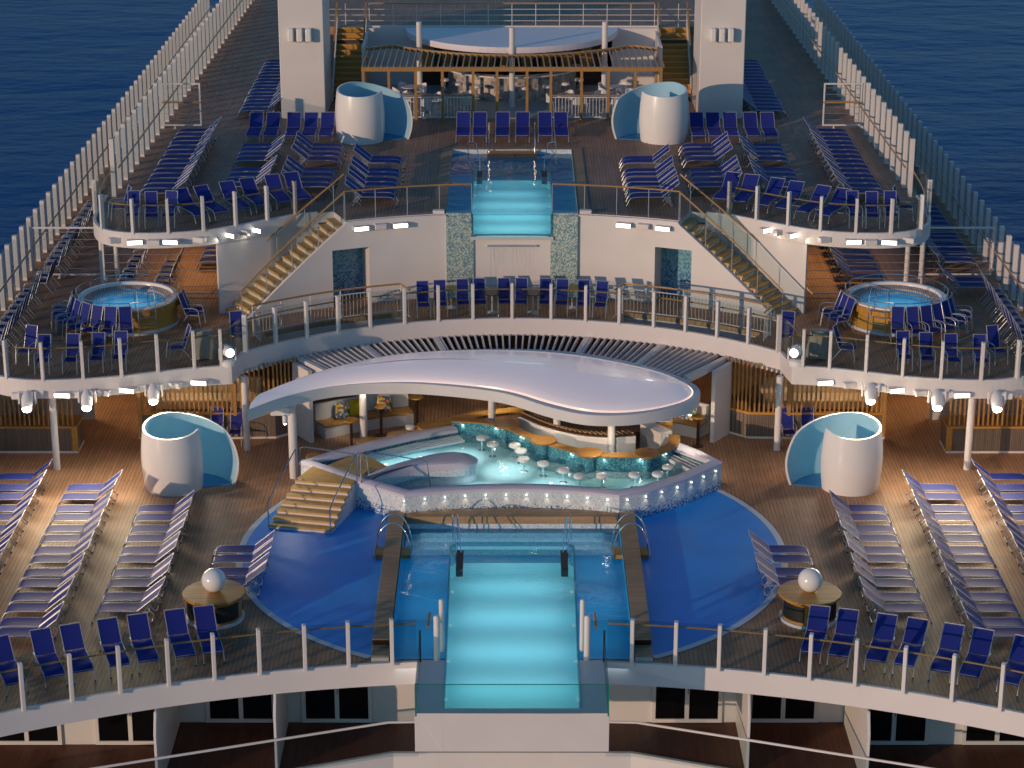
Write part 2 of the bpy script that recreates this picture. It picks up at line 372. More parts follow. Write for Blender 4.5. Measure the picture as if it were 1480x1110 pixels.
# blue round deck, cut by the basin: two half moons
for s in (-1, 1):
    th = math.degrees(math.asin(3.7/7.85))
    pts = [pol(7.85, a*s) for a in [th+(180-th-th)*i/60 for i in range(61)]]
    b_ = MB().add([(x, y, .008) for x, y in pts]+[(3.6*s, CY-6.9, .008), (3.6*s, CY+6.9, .008)], [tuple(range(61))])
    b_.strip([], 0, 0) if False else None
    o = b_.build('blue_sports_deck', M['bluedeck'], low)
    rg = MB()
    pin = [pol(7.85, a*s) for a in [th+(180-2*th)*i/80 for i in range(81)]]; pout = [pol(8.04, a*s) for a in [th+(180-2*th)*i/80 for i in range(81)]]
    n = len(pin); rg.add([(x, y, .014) for x, y in pin]+[(x, y, .014) for x, y in pout], [(i, i+1, n+i+1, n+i) for i in range(n-1)])
    rg.build('white_ring_line', M['ringwhite'], low)

LOBE = [(-17.85, 71.0), (-17.6, 69.4), (-17.1, 68.0), (-16.4, 67.1), (-15.6, 66.7), (-14.73, 66.59), (-13.5, 66.72), (-12.34, 67.0), (-11.25, 67.4), (-10.11, 67.82), (-8.98, 67.98)]
LOBE = smoothpath(LOBE, 2)
TH0 = math.degrees(math.asin(8.75/12.45))
midfront = LOBE+arc(12.45, -TH0, TH0, 60)+[(-x, y) for x, y in reversed(LOBE)]
holeL = arc(12.8, -37.5, -16.5, 16)+list(reversed(arc(13.62, -37.5, -16.5, 16)))
holeR = [(-x, y) for x, y in holeL]
mb = MB().poly([midfront+[(17.85, 130), (-17.85, 130)], holeL, holeR], 2.75, 3.1, 0, 1)
mid = struct('middle_deck', mb, [M['teak'], M['white']])
struct('deck_edge_beam', MB().wall(offset(midfront, .05), .14, 2.52, 3.14), M['white'], mid, bevel=.015)
# hull and inside under the decks
hull = MB()
for s in (-1, 1): hull.box(min(17.6*s, 17.85*s), max(17.6*s, 17.85*s), 62, 129, -20, 2.7)
hull.box(-17.6, 17.6, 85.01, 85.3, -20, 2.74)
hull.box(-17.4, 17.4, 40, 84, -20, -6.0)
hl = hull.build('ship_hull', M['white']); tag(hl, 'white hull sides below the outer deck rails', 'hull')

ULOBE = [(-14.55, 78.0), (-14.5, 75.6), (-14.36, 74.43), (-13.83, 73.35), (-12.68, 72.94), (-11.57, 73.0), (-10.37, 73.29), (-9.38, 73.95), (-8.44, 74.68), (-7.5, 75.42)]
ULOBE = smoothpath(ULOBE, 2)+[pol(16.62, -24.0)]
stairtop = [pol(16.6, -22.0), pol(15.32, -22.0)]
uc = arc(15.32, -21.9, -9.0, 10)
ufront = ULOBE+stairtop+uc+[(-2.3, CY+15.12), (-2.3, 84.9), (2.3, 84.9), (2.3, CY+15.12)]+[(-x, y) for x, y in reversed(uc)]+[(-x, y) for x, y in reversed(stairtop)]+[(-x, y) for x, y in reversed(ULOBE)]
mb = MB().poly([ufront+[(14.55, 125), (-14.55, 125)]], 5.75, 6.1, 0, 1)
up = struct('upper_deck', mb, [M['teak2'], M['white']])
for s in (-1, 1): struct('deck_edge_beam', MB().wall(offset(mir(ULOBE, s), .05*-s), .13, 5.6, 6.14), M['white'], up, bevel=.015)

# ------------------------------------------------------------------ walls under the upper deck
wl = empty('curved_bulkhead', (0, CY+15.3, 3.1), 'white curved wall below the upper pool with two tiled doorways', 'wall')
w = MB()
def slopez(a):  # top of the wall follows the stair
    a = abs(a)
    if a <= 22: return 6.08
    return max(3.12, 6.02-(a-22)/14.6*2.95)
def wseg(a0, a1, z0=3.1, z1=None, n=12):
    p = arc(15.26, a0, a1, n); zs = [slopez(a0+(a1-a0)*i/n) for i in range(n+1)] if z1 is None else z1
    w.wall(p, .14, z0, zs)
for s in (-1, 1):
    w = MB()
    wseg(8.7*s, 19.0*s); wseg(24.0*s, 36.6*s); wseg(19.0*s, 24.0*s, 5.12, [slopez((19+5*i/12)*s) for i in range(13)])
    w.build('wall_panel', M['white'], wl)
for s in (-1, 1):
    a, b = (19.0, 24.0)
    p0 = pol(15.19, a*s); p1 = pol(15.19, b*s); q0 = pol(16.3, a*s*.99); q1 = pol(16.3, b*s)
    m_ = MB(); m_.strip([q0, q1], 3.1, 5.12); m_.build('tiled_back', M['mos_door'], wl)
    m_ = MB(); m_.strip([pol(15.33, a*s), q0], 3.1, 5.12); m_.strip([pol(15.33, b*s), q1], 3.1, 5.12); m_.add([(*p0, 5.115), (*p1, 5.115), (*q1, 5.115), (*q0, 5.115)], [(0,1,2,3)]); m_.build('doorway_lining', M['white'], wl)
    sgn = arc(15.16, 5.1*s, 8.7*s, 6)
    m_ = MB().wall(sgn, .16, 3.1, 6.05); m_.build('mosaic_panel', M['mos_green'], wl)
m_ = MB().wall(arc(15.2, -5.1, 5.1, 14), .12, 3.1, 5.32); o = m_.build('centre_panel', M['white'], wl)
cn = empty('waterfall_spout', (0, 75.6, 4.9), 'slim steel waterfall spout letting thin streams fall on the white wall', 'fountain')
MB().box(-.88, .88, 75.52, 75.63, 4.93, 4.99).build('spout', M['chrome'], cn, bevel=.008)
m_ = MB()
for i in range(26):
    x = -.82+1.64*random.random(); z = 4.93; y = 75.55; L_ = random.uniform(.3, 1.5); pts = [(x, y-.1*t-.05*random.random(), z-L_*t) for t in (0, .3, .6, 1)]
    m_.tube(pts, .002+.003*random.random(), 5)
m_.build('falling_water', M['pane'], cn)
for s in (-1, 1):
    nm = 'left' if s < 0 else 'right'
    o = MB().wall(mir(ULOBE[10:], s), .1, 3.1, 5.62)
    pth = [p for p in ULOBE if p[0] > -10.0]
    o = MB().wall(offset(mir(pth, s), .08*-s), .1, 3.1, 5.6).build('stair_wall', M['white'])
    tag(o, 'white wall rising behind the %s teak staircase under the upper terrace' % nm, 'wall')

# ------------------------------------------------------------------ staircases between middle and upper deck
def curved_stair(s):
    nm = 'left' if s < 0 else 'right'
    st = empty('staircase', (*pol(15.9, 36.5*s), 3.1), '%s curved staircase with teak treads up to the pool terrace' % nm, 'staircase', 'staircases to the upper terrace')
    n = 15; tr = MB(); ri = MB()
    for i in range(n):
        a0 = 36.6-14.6*i/n; a1 = 36.6-14.6*(i+1)/n; z = 3.1+3.0*(i+1)/(n+1)
        c = [pol(15.36, (a0+.12)*s), pol(16.5, (a0+.12)*s), pol(16.5, a1*s), pol(15.36, a1*s)]
        tr.poly([c], z-.075, z); 
        c = [pol(15.36, a0*s), pol(16.5, a0*s), pol(16.5, (a0-.25)*s), pol(15.36, (a0-.25)*s)]
        ri.poly([c], z-.19, z-.076)
    tr.build('tread', M['tread'], st); ri.build('riser', M['white'], st)
    zz = [max(3.11, 6.02-(a-22)/14.6*2.95-.12) for a in (36.6, 32, 28, 25, 22)]
    MB().wall([pol(16.52, a*s) for a in (36.6, 32, 28, 25, 22)], .05, 3.1, [z+.05 for z in zz]).build('stringer', M['white'], st)
    for k, (r, ex) in enumerate(((15.3, 0), (16.56, 1))):
        aa = [36.8-14.8*i/12 for i in range(13)]
        top = [(*pol(r, a*s), 3.1+3.0*(37-a)/15+1.02) for a in aa]
        if ex: top = [(*pol(r, 38.4*s), 3.1+3.0*(37-38.4)/15+1.02)]+top+[(*pol(r+.05, 20.6*s), 3.1+3.0*(37-20.6)/15+1.02)]
        MB().tube(top, .032, 8).build('handrail', M['woodrail'], st, smooth=True)
        g_ = MB(); P = [pol(r, a*s) for a in aa]
        g_.wall(P, .012, [3.1+3.0*(37-a)/15+.12 for a in aa], [3.1+3.0*(37-a)/15+.93 for a in aa]); g_.build('glass_panel', M['pane'], st)
        for i in range(0, 13, 3):
            x, y = P[i]; z = 3.1+3.0*(37-aa[i])/15
            MB().tube([(x, y, z-.1), (x, y, z+1.0)], .015, 6).build('post', M['alu'], st, smooth=True)
for s in (-1, 1): curved_stair(s)

# ------------------------------------------------------------------ balustrades
def balustrade(name, label, cat, path, z, h, step, group=None, rail=.95, inside=.16, pw=(.10, .16), skip=(), railside=1, glassh=None, posts=None, pm='white', ends=True, top=None):
    e = empty(name, (path[0][0], path[0][1], z), label, cat, group)
    P = [Vector(p) for p in posts] if posts else resample(path, step)
    if posts:
        Q = []
        for p in P:
            best = None
            for a, b in zip(path, path[1:]):
                a = Vector(a); b = Vector(b); d_ = b-a
                if d_.length < 1e-6: continue
                t = max(0, min(1, (p-a).dot(d_)/d_.length_squared)); q = a+d_*t
                if best is None or (q-p).length < best[0]: best = ((q-p).length, q, Vector((-d_.y, d_.x)).normalized())
            Q.append(best[1]-best[2]*.045*railside)
        P = Q
    hd = []
    for i, p in enumerate(P):
        if i in skip: continue
        j = min(range(len(path)), key=lambda q: (Vector(path[q])-p).length)
        a = Vector(path[max(j-1, 0)]); b = Vector(path[min(j+1, len(path)-1)]); ang = math.atan2((b-a).y, (b-a).x)
        m_ = MB().obox((p.x, p.y, z+h/2), ang, pw[0]/2, pw[1]/2, h/2)
        m_.build('post', M[pm], e, bevel=.012)
    m_ = MB(); inn = offset(path, inside*railside)
    MB().wall(path, .014, z+.06, z+(glassh or h-.05)).build('glass_panel', M['pane'], e)
    if rail: MB().tube([(x, y, z+rail) for x, y in inn], .026, 8).build('handrail', M['woodrail'], e, smooth=True)
    return e
px = [-13.4, -12.28, -11.15, -10.0, -8.82, -7.69, -6.55, -5.39, -4.27, -3.14]
def lowpt(x, r=28.97): return (x, 24.3+math.sqrt(r*r-x*x))
for s in (-1, 1):
    nm = 'left' if s < 0 else 'right'
    pth = [lowpt(x) for x in [(-17+ (17-2.5)*i/40) for i in range(41)]]
    P = [lowpt(x) for x in [-17.0, -15.8, -14.6]+px]
    balustrade('glass_balustrade', 'curved glass balustrade at the front edge, %s of the long pool' % nm, 'railing', mir(pth, s), 0, 1.33, 1, 'balustrades at the front edge', posts=mir(P, s), railside=-s, rail=1.08)
midrail = offset(midfront[8:-8], .07)
seg = midrail
Lp = [p for p in seg if p[0] < -9.0]; Cp = [p for p in seg if -9.05 <= p[0] <= 9.05]
PX = [32, 46]
postsM = [(-8.34, 69.1), (-7.68, 70.12), (-6.74, 70.83), (-5.77, 71.47), (-4.77, 72.02), (-3.65, 72.5), (-2.52, 72.82), (-1.34, 73.0), (0, 73.07), (1.34, 73.0), (2.52, 72.82), (3.65, 72.5), (4.77, 72.02), (5.77, 71.47), (6.74, 70.83), (7.68, 70.12), (8.34, 69.1)]
balustrade('glass_balustrade', 'curved glass balustrade above the bar canopy in the middle', 'railing', Cp, 3.1, 1.28, 1, 'balustrades of the middle deck', posts=[pol(12.5, math.degrees(math.atan2(x, y-CY))) for x, y in postsM], rail=1.0, inside=.2)
for s in (-1, 1):
    nm = 'left' if s < 0 else 'right'
    pth = mir(Lp, s)
    P = [(-16.9, 67.8), (-15.9, 66.9), (-14.73, 66.66), (-13.5, 66.8), (-12.34, 67.06), (-11.25, 67.47), (-10.15, 67.88), (-9.3, 68.03)]
    balustrade('glass_balustrade', 'glass balustrade of the rounded balcony below the %s hot tub' % nm, 'railing', pth, 3.1, 1.28, 1, 'balustrades of the middle deck', posts=mir(P, s), rail=1.0, railside=-s, inside=.2)
    up_ = [p for p in ULOBE if p[1] < 78.1][:-1]
    pth = offset(mir(up_, s), .07*-s)
    P = [(-14.45, 75.6), (-13.95, 73.5), (-12.75, 73.0), (-11.57, 73.08), (-10.42, 73.35), (-9.42, 74.0), (-8.42, 74.75), (-7.5, 75.5), (-6.75, 75.75)]
    balustrade('glass_balustrade', 'glass balustrade of the rounded upper balcony on the %s' % nm, 'railing', pth, 6.1, 1.22, 1, 'balustrades of the upper deck', posts=mir(P, s), rail=.93, railside=-s, inside=.2)
    # straight glass rail with wooden top either side of the upper pool
    e = empty('glass_balustrade', (4*s, 75, 6.1), 'thin glass rail with wooden top bar just %s of the upper pool' % nm, 'railing', 'balustrades of the upper deck')
    a_ = arc(15.42, 22*s, 5.2*s, 16)
    MB().wall(a_, .012, 6.16, 7.02).build('glass_panel', M['pane'], e)
    MB().tube([(x, y, 7.1) for x, y in a_], .03, 8).build('handrail', M['woodrail'], e, smooth=True)
    for i in (0, 4, 8, 12, 16):
        x, y = a_[i]; MB().tube([(x, y, 6.05), (x, y, 7.08)], .016, 6).build('post', M['alu'], e, smooth=True)

# tall side windscreens
def windscreen(x0, y0, x1, y1, z, h, label, n):
    e = empty('windscreen', (x0, y0, z), label, 'windscreen', 'tall windscreens along the ship sides')
    s = 1 if x0 > 0 else -1
    a = Vector((x0, y0)); b = Vector((x1, y1)); ang = math.atan2((b-a).y, (b-a).x)
    first = None
    for i in range(n+1):
        p = a.lerp(b, i/n)
        if first is None:
            m_ = MB().obox((p.x, p.y, z+h/2), ang, .10, .08, h/2)
            first = m_.build('post', M['white'], e, bevel=.01); base = p
        else:
            c = first.copy(); COL.objects.link(c); c.parent = e
            c.matrix_parent_inverse = first.matrix_parent_inverse.copy(); c.location = (p.x-base.x, p.y-base.y, 0)
    MB().wall([(x0+.05*s, y0), (x1+.05*s, y1)], .014, z+.12, z+h-.12).build('glass_panel', M['pane'], e)
    MB().tube([(x0-.2*s, y0, z+1.05), (x1-.2*s, y1, z+1.05)], .032, 8).build('handrail', M['woodrail'], e, smooth=True)
for s in (-1, 1):
    nm = 'left' if s < 0 else 'right'
    windscreen(17.55*s, 69.2, 17.3*s, 128, 3.1, 2.0, 'outer row of tall white windscreen posts along the %s side of the middle deck' % nm, 49)
    windscreen(14.2*s, 78.0, 13.6*s, 121, 6.1, 2.1, 'inner row of tall white windscreen posts along the %s side of the upper deck' % nm, 36)

# white gate frames with wires
def wireframe(x0, x1, y, z, h, label, nb=6, wood=False, leg=True):
    e = empty('wire_frame', ((x0+x1)/2, y, z), label, 'barrier', 'white wire frames across the side decks')
    f = MB(); f.box(x0, x1, y-.03, y+.03, z+h-.06, z+h); f.box(x0, x1, y-.03, y+.03, z+.12, z+.18)
    f.box(x0, x0+.06, y-.029, y+.029, z+.18, z+h-.06); f.box(x1-.06, x1, y-.029, y+.029, z+.18, z+h-.06)
    if leg: f.lathe(((x0+x1)/2-.3, y, z), [(.07, 0), (.07, .02), (.03, .04), (.03, .12)], 10)
    f.build('frame', M['white'], e)
    w_ = MB()
    for i in range(nb): zz = z+.18+(h-.3)*(i+.7)/nb; w_.tube([(x0, y, zz), (x1, y, zz)], .008, 5)
    w_.build('wires', M['alu'], e)
    if wood: MB().box(x0, x1, y-.05, y+.03, z+1.05, z+1.11).build('rail', M['woodrail'], e)
for s in (-1, 1):
    nm = 'left' if s < 0 else 'right'
    X = sorted((-17.3*-s*-1 if False else 17.3*s, 14.75*s)); wireframe(X[0], X[1], 77.8, 3.1, 1.92, 'white wire frame closing the %s outer walkway of the middle deck' % nm)
    X = sorted((14.0*s, 12.46*s)); wireframe(X[0], X[1], 88.64, 6.1, 1.86, 'white wire frame with a wooden bar on the %s side of the upper deck' % nm, wood=True)
    X = sorted((14.3*s, 9.95*s)); wireframe(X[0], X[1], 75.5, 3.1, 2.35, 'wide wire frame under the %s upper balcony behind the hot tub' % nm, 7)

# ------------------------------------------------------------------ columns
def column(x, y, z0, z1, r, label, mat='white', grp='white support columns'):
    o = MB().lathe((x, y, z0), [(r*1.0, 0), (r, z1-z0)], 20).build('column', M[mat], smooth=True); tag(o, label, 'column', grp)
for s in (-1, 1):
    nm = 'left' if s < 0 else 'right'
    column(14.56*s, 66.95, 0, 2.55, .11, 'tall white column under the outer balcony on the %s, beside the slatted kiosk' % nm)
    column(8.67*s, 68.67, 0, 2.55, .11, 'white column on the %s between shower screen and bar canopy' % nm)
    column(14.58*s, 76.87, 3.1, 5.62, .09, 'outer of two white posts behind the %s hot tub' % nm)
    column(14.1*s, 77.1, 3.1, 5.62, .09, 'inner of two white posts behind the %s hot tub' % nm)
column(-6.91, 66.24, 0, 2.62, .14, 'thick white column carrying the pointed tail of the bar canopy')
column(-4.88, 69.3, 0, 2.62, .13, 'white canopy column behind the spa steps with a lit spot on it')
column(-.66, 68.9, 0, 2.62, .12, 'white canopy column at the left start of the bar counter')
column(1.45, 67.9, 0, 2.62, .12, 'white canopy column behind the second round bar top')
column(3.15, 66.6, 0, 2.62, .12, 'white canopy column in front of the dark bar back')

# ------------------------------------------------------------------ lower long pool
pl = empty('long_pool', (0, 57, 0), 'long lower pool with lit turquoise centre and darker blue wings', 'pool')
t = MB(); t.poly([basin], -.62, -.6)
for s in (-1, 1): MB().strip([(3.21*s, 62.39), (3.21*s, 53.44), (1.79*s, 53.44)], -.6, -.003).strip([(3.21*s, 62.39), (3.21*s, 53.44)], -.003, .26).build('basin_wall', M['poolfloor_dk'], pl)
fl = MB()
inner = [(-1.72, 50.62), (1.72, 50.62), (1.82, 60.7), (1.6, 61.0), (-1.6, 61.0), (-1.82, 60.7)]
fl.poly([[(-3.219, 53.42), (-1.745, 53.42), (-1.82, 60.7), (-1.6, 61.0), (1.6, 61.0), (1.82, 60.7), (1.745, 53.42), (3.219, 53.42), (3.219, 62.39), (-3.219, 62.39)]], -.62, -.60)
fl.build('wide_basin_floor', M['poolfloor_dk'], pl)
MB().strip([(-3.2, 62.385), (3.2, 62.385)], -.6, .28).build('pale_tile_band', M['mos_pale'], pl)
iw = MB(); n = len(inner)
iw.add([(x, y, -1.0) for x, y in inner], [tuple(range(n))])
iw.strip(inner[1:]+[inner[0]], -1.0, -.6)
iw.build('lap_pool_shell', M['poolfloor_lt'], pl)
rim = MB(); rim.tube([(x, y, .03) for x, y in inner[1:]+[inner[0]]], .025, 6); rim.wall(inner[1:]+[inner[0]], .03, -.6, .02)
rim.build('acrylic_rim', M['acryl'], pl)
wv = MB(); wv.poly([[(-3.21, 53.44), (-1.77, 53.44), (-1.84, 60.75), (-1.6, 61.03), (1.6, 61.03), (1.84, 60.75), (1.77, 53.44), (3.21, 53.44), (3.21, 62.35), (-3.21, 62.35)]], -.101, -.10, bottom=False)
wv.build('wing_water', M['water_dk'], pl)
wv = MB(); wv.poly([[(x*.985, y if y < 60 else y-.02) for x, y in inner]], -.051, -.05, bottom=False)
wv.build('lap_water', M['water'], pl)
# underwater steps at the back
s_ = MB()
for i in range(3): s_.box(-3.19, 3.19, 62.38-.3*(i+1), 62.38-.3*i, -.59, -.16-.12*i)
s_.build('pool_step', M['mos_pale'], pl)
# small lamps on the long walls under water; the bright bands come from added panels
for i, y in enumerate((52.0, 54.2, 56.4, 58.6)):
    for s in (-1, 1):
        MB().lathe((1.7*s, y, -.45), [(.04, -.03), (.04, .03)], 12).build('pool_lamp', M['underglow'], pl)
pl_l = []
def light(kind, name, loc, energy, col, **k):
    d = bpy.data.lights.new(name, kind); d.energy = energy; d.color = col
    for a, v in k.items(): setattr(d, a, v)
    o = bpy.data.objects.new(name, d); COL.objects.link(o); o.location = loc; return o
for y in (51.4, 53.6, 55.8, 58.0, 60.1):
    if y > 60: light('AREA', 'wing_panel_light', (0, 61.8, -.115), 9, (.8, .95, 1.0), shape='RECTANGLE', size=5.5, size_y=.7)  # unseen panel added to brighten the steps at the back
    for s in (-1, 1) if y < 60 else (): light('AREA', 'wing_panel_light', (2.45*s, y+2.4, -.14), 6, (.7, .92, 1.0), shape='RECTANGLE', size=1.2, size_y=1.8)
    light('AREA', 'pool_fill_panel', (0, y, -.12), 18, (.78, 1.0, .95), shape='RECTANGLE', size=3.1, size_y=.8)  # unseen panels added under the surface to light the pool in bands
# front of the pool: white trough standing out over the cabins, with a glass screen
blk = MB()
blk.box(-2.44, -1.74, 50.32, 53.3, -1.05, .03); blk.box(1.74, 2.44, 50.32, 53.3, -1.05, .03)
blk.box(-1.74, 1.74, 50.32, 50.60, -1.05, .03); blk.box(-1.74, 1.74, 50.60, 53.3, -1.049, -1.01)
blk.build('pool_trough', M['white'], pl, bevel=.01)
gsc = empty('pool_glass_screen', (0, 50.45, 0), 'green edged glass screen round the overhanging pool end', 'windscreen')
MB().box(-2.40, 2.40, 50.33, 50.35, .03, .82).build('glass_panel', M['panegreen'], gsc)
for s in (-1, 1):
    MB().box(*sorted((2.42*s, 2.40*s)), 50.33, 53.2, .03, .82).build('glass_panel', M['panegreen'], gsc)
    MB().box(*sorted((2.43*s, 2.395*s)), 50.31, 50.335, -.05, .85).build('glass_edge', M['edgegreen'], gsc)
    MB().tube([(2.41*s, 53.2, .02), (2.41*s, 53.2, .93)], .03, 8).build('post', M['black'], gsc)
MB().tube([(-2.4, 50.34, .83), (2.4, 50.34, .83)], .012, 6).build('top_edge', M['edgegreen'], gsc)
# plank walls either side of the basin
for s in (-1, 1):
    nm = 'left' if s < 0 else 'right'
    e = empty('plank_kerb', (3.45*s, 57.5, 0), 'long teak topped kerb along the %s edge of the pool' % nm, 'kerb', 'teak kerbs of the long pool')
    X = sorted((3.24*s, 3.70*s))
    MB().box(X[0], X[1], 54.0, 62.75, .0, .27).build('kerb_side', M['darkwood'], e)
    MB().box(X[0]-.01, X[1]+.01, 53.98, 62.78, .271, .31).build('kerb_top', M['border'], e, bevel=.01)
    MB().box(X[0], X[1], 53.25, 53.97, .0, .12).build('kerb_step', M['white'], e)
    MB().box(X[0]-.01, X[1]+.01, 53.3, 53.96, .121, .15).build('kerb_top', M['border'], e, bevel=.01)
    # boarding steps and hoop rails
    e = empty('pool_hoop_rail', (3.45*s, 60.4, 0), 'chrome hoop rails with a wooden step over the %s pool kerb' % nm, 'ladder', 'hoop rails over the pool kerbs')
    X = sorted((2.92*s, 3.22*s)); X2 = sorted((3.72*s, 4.02*s))
    MB().box(X[0], X[1], 59.9, 60.5, .0, .12).build('step', M['wood'], e); MB().box(X2[0], X2[1], 59.9, 60.5, .0, .12).build('step', M['wood'], e)
    for y in (59.85, 60.55):
        pts = [(3.45*s-.52*math.cos(a), y, .1+1.05*math.sin(a)) for a in [PI*i/20 for i in range(21)]]
        pts = [(pts[0][0], y, -.1)]+pts+[(pts[-1][0], y, 0)]
        MB().tube(pts, .02, 8).build('hoop', M['chrome'], e, smooth=True)
    # handrails down into the lit pool
    e = empty('pool_handrail', (1.55*s, 60.6, 0), 'thin chrome handrail at the far %s corner of the lit pool with black steps' % nm, 'handrail', 'handrails into the lit pools')
    for dx in (0, .28):
        x = 1.62*s-dx*-s*-1*0+dx*s*.5
        MB().tube([(x, 61.5, -.1), (x, 61.5, .75), (x-.05*s, 60.9, .78), (x-.12*s, 60.5, .1), (x-.12*s, 60.3, -.3)], .016, 7).build('rail', M['chrome'], e, smooth=True)
    MB().box(*sorted((1.42*s, 1.62*s)), 59.3, 60.6, -.3, -.03).build('ladder_step', M['black'], e)
    # tall end posts of the front rail
    e = empty('end_post', (1.93*s, 53.3, 0), 'tall double white end post of the front rail beside the lit pool, %s' % nm, 'post', 'end posts beside the lit pool')
    MB().lathe((1.97*s, 53.33, 0), [(.085, 0), (.085, 1.25), (.06, 1.3)], 16).build('post', M['white'], e, smooth=True)
    MB().lathe((1.86*s, 53.9, 0), [(.07, 0), (.07, 1.45), (.05, 1.5)], 16).build('post', M['white'], e, smooth=True)
    MB().tube([(2.2*s, 53.35, .95), (2.18*s, 54.1, 1.0)], .04, 8).build('rail_end', M['woodrail'], e)
    MB().box(*sorted((2.05*s, 3.2*s)), 53.34, 53.36, .08, 1.15).build('glass_panel', M['pane'], e)
# teak bench between pool and spa
pts = [(-3.2, 62.41), (3.2, 62.41), (3.2, 62.75), (1.6, 62.92), (0, 63.02), (-1.6, 62.92), (-3.2, 62.75)]
o = MB().poly([pts], 0, .30, 0).box(-3.18, 3.18, 62.34, 62.375, .06, .298).build('pool_bench', M['border'], bevel=.01); tag(o, 'curved teak bench between the long pool and the spa wall', 'bench')

# ------------------------------------------------------------------ spa pool with swim-up bar
spa = empty('spa_pool', (0, 65, 0), 'raised spa pool with mosaic sides and small lamps under its rim', 'pool')
front = [(-6.62, 65.3), (-4.92, 63.86), (-3.23, 62.62)]+[(x, 63.12-.5*abs(x/3.23)**2) for x in [-2.4, -1.6, -.8, 0, .8, 1.6, 2.4]]+[(3.23, 62.62), (4.1, 63.0), (5.3, 63.9), (6.55, 65.3)]
rightb = [(6.55, 65.3), (5.95, 66.25), (5.25, 67.1)]
leftb = [(-6.62, 65.3), (-5.8, 66.15), (-4.74, 66.96), (-3.4, 67.85), (-1.95, 68.6)]
T = .9
outer = leftb[::-1]+front[1:]+rightb[1:]
W1 = MB(); W1.strip(outer, 0, T-.06); W1.build('mosaic_wall', M['mos_white'], spa)
def coping(path, w_, z, name, mat):
    inn = offset(path, w_); n = len(path)
    out = offset(path, -.02)
    ps = []
    rows = [(out, z-.1), (out, z-.02), (offset(path, .04), z+.02), (offset(path, w_-.08), z+.02), (offset(path, w_), z-.03), (offset(path, w_+.02), z-.12)]
    m_ = MB(); v = []
    for r, zz in rows: v += [(x, y, zz) for x, y in r]
    f = []
    for k in range(len(rows)-1):
        for i in range(n-1): f.append((k*n+i, k*n+i+1, (k+1)*n+i+1, (k+1)*n+i))
    m_.add(v, f); return m_.build(name, mat, spa, smooth=True)
side = outer
coping(side, .42, T, 'coping', M['lav'])
inn = offset(side, .43)
W2 = MB(); W2.strip(inn, .3, T-.09); W2.build('inner_wall', M['mos_teal'], spa)
counter = smoothpath([(-1.95, 68.62), (-1.0, 68.5), (-.18, 68.1), (.42, 67.35), (1.01, 66.68), (1.62, 66.15), (2.38, 65.62), (3.2, 65.4), (4.12, 65.5), (4.75, 65.85), (5.1, 66.5), (5.12, 67.2)], 2)
floorp = inn[::-1]
bp = [(x, y) for x, y in inn]+[(5.12, 67.2)]+[(x, y) for x, y in counter[::-1]]
MB().poly([bp], .28, .32, bottom=False).build('spa_floor', M['barfloor'], spa)
MB().poly([bp], .559, .56, bottom=False).build('spa_water', M['water_lt'], spa)
# ledge with slats at the back left, spill gutter
lg = MB()
for k in range(4):
    q = offset(leftb[::-1], .5+.13*k); lg.wall(q[:-1], .06, .6, .70-.01*k)
lg.build('slatted_ledge', M['grey'], spa)
rl = MB()
for k in range(5): rl.wall([(6.15-.14*k, 65.6-.12*k), (5.2-.12*k, 66.8-.1*k)], .05, .6, .71)
rl.build('slatted_ledge', M['grey'], spa)
# island tongue
isl = smoothpath([(-4.6, 63.75), (-4.25, 64.4), (-3.5, 65.1), (-2.6, 65.75), (-1.9, 66.05), (-1.3, 65.9), (-1.05, 65.4), (-1.35, 64.98), (-2.1, 64.88), (-2.9, 64.78), (-3.6, 64.3), (-4.2, 63.75)], 2)
cen = (-2.5, 65.2)
im = MB().poly([isl], .3, .80); im.build('island_side', M['mos_pale'], spa)
im = MB(); prev = None; n = len(isl); v = []; f = []
for k, (sc_, z_) in enumerate(((1.03, .79), (1.04, .90), (.94, .98), (.75, 1.01), (.3, 1.01))):
    v += [(cen[0]+(x-cen[0])*sc_, cen[1]+(y-cen[1])*sc_, z_) for x, y in isl]
for k in range(4):
    for i in range(n-1): f.append((k*n+i, k*n+i+1, (k+1)*n+i+1, (k+1)*n+i))
f.append(tuple(4*n+i for i in range(n)))
im.add(v, f).build('island_top', M['lav'], spa, smooth=True)
# lamps under the rim
def pts_on(path, step): return resample(path, step)
fr = [p for p in outer if p[1] < 66]
ii = 0
for p in resample([q for q in front[2:]], .62):
    j = min(range(len(front)-1), key=lambda q: abs((Vector(front[q])-p).length+(Vector(front[q+1])-p).length-(Vector(front[q+1])-Vector(front[q])).length))
    d = (Vector(front[j+1])-Vector(front[j])).normalized(); nrm = Vector((d.y, -d.x))
    if nrm.y > 0: nrm = -nrm
    q = p+nrm*.035
    MB().obox((q.x, q.y, .70), math.atan2(d.y, d.x), .014, .02, .014).build('rim_lamp', M['dotglow'], spa)
    l = light('SPOT', 'rim_lamp_light', (p.x+nrm.x*.09, p.y+nrm.y*.09, .68), 1.1, (1, .86, .62), spot_size=R_(75), spot_blend=.6, shadow_soft_size=.02)
    l.rotation_euler = (R_(-14)*(-nrm.y) if False else 0, 0, 0)
    l.rotation_euler = (Vector((-nrm.x*.3, -nrm.y*.3, -1))).to_track_quat('-Z', 'Y').to_euler()
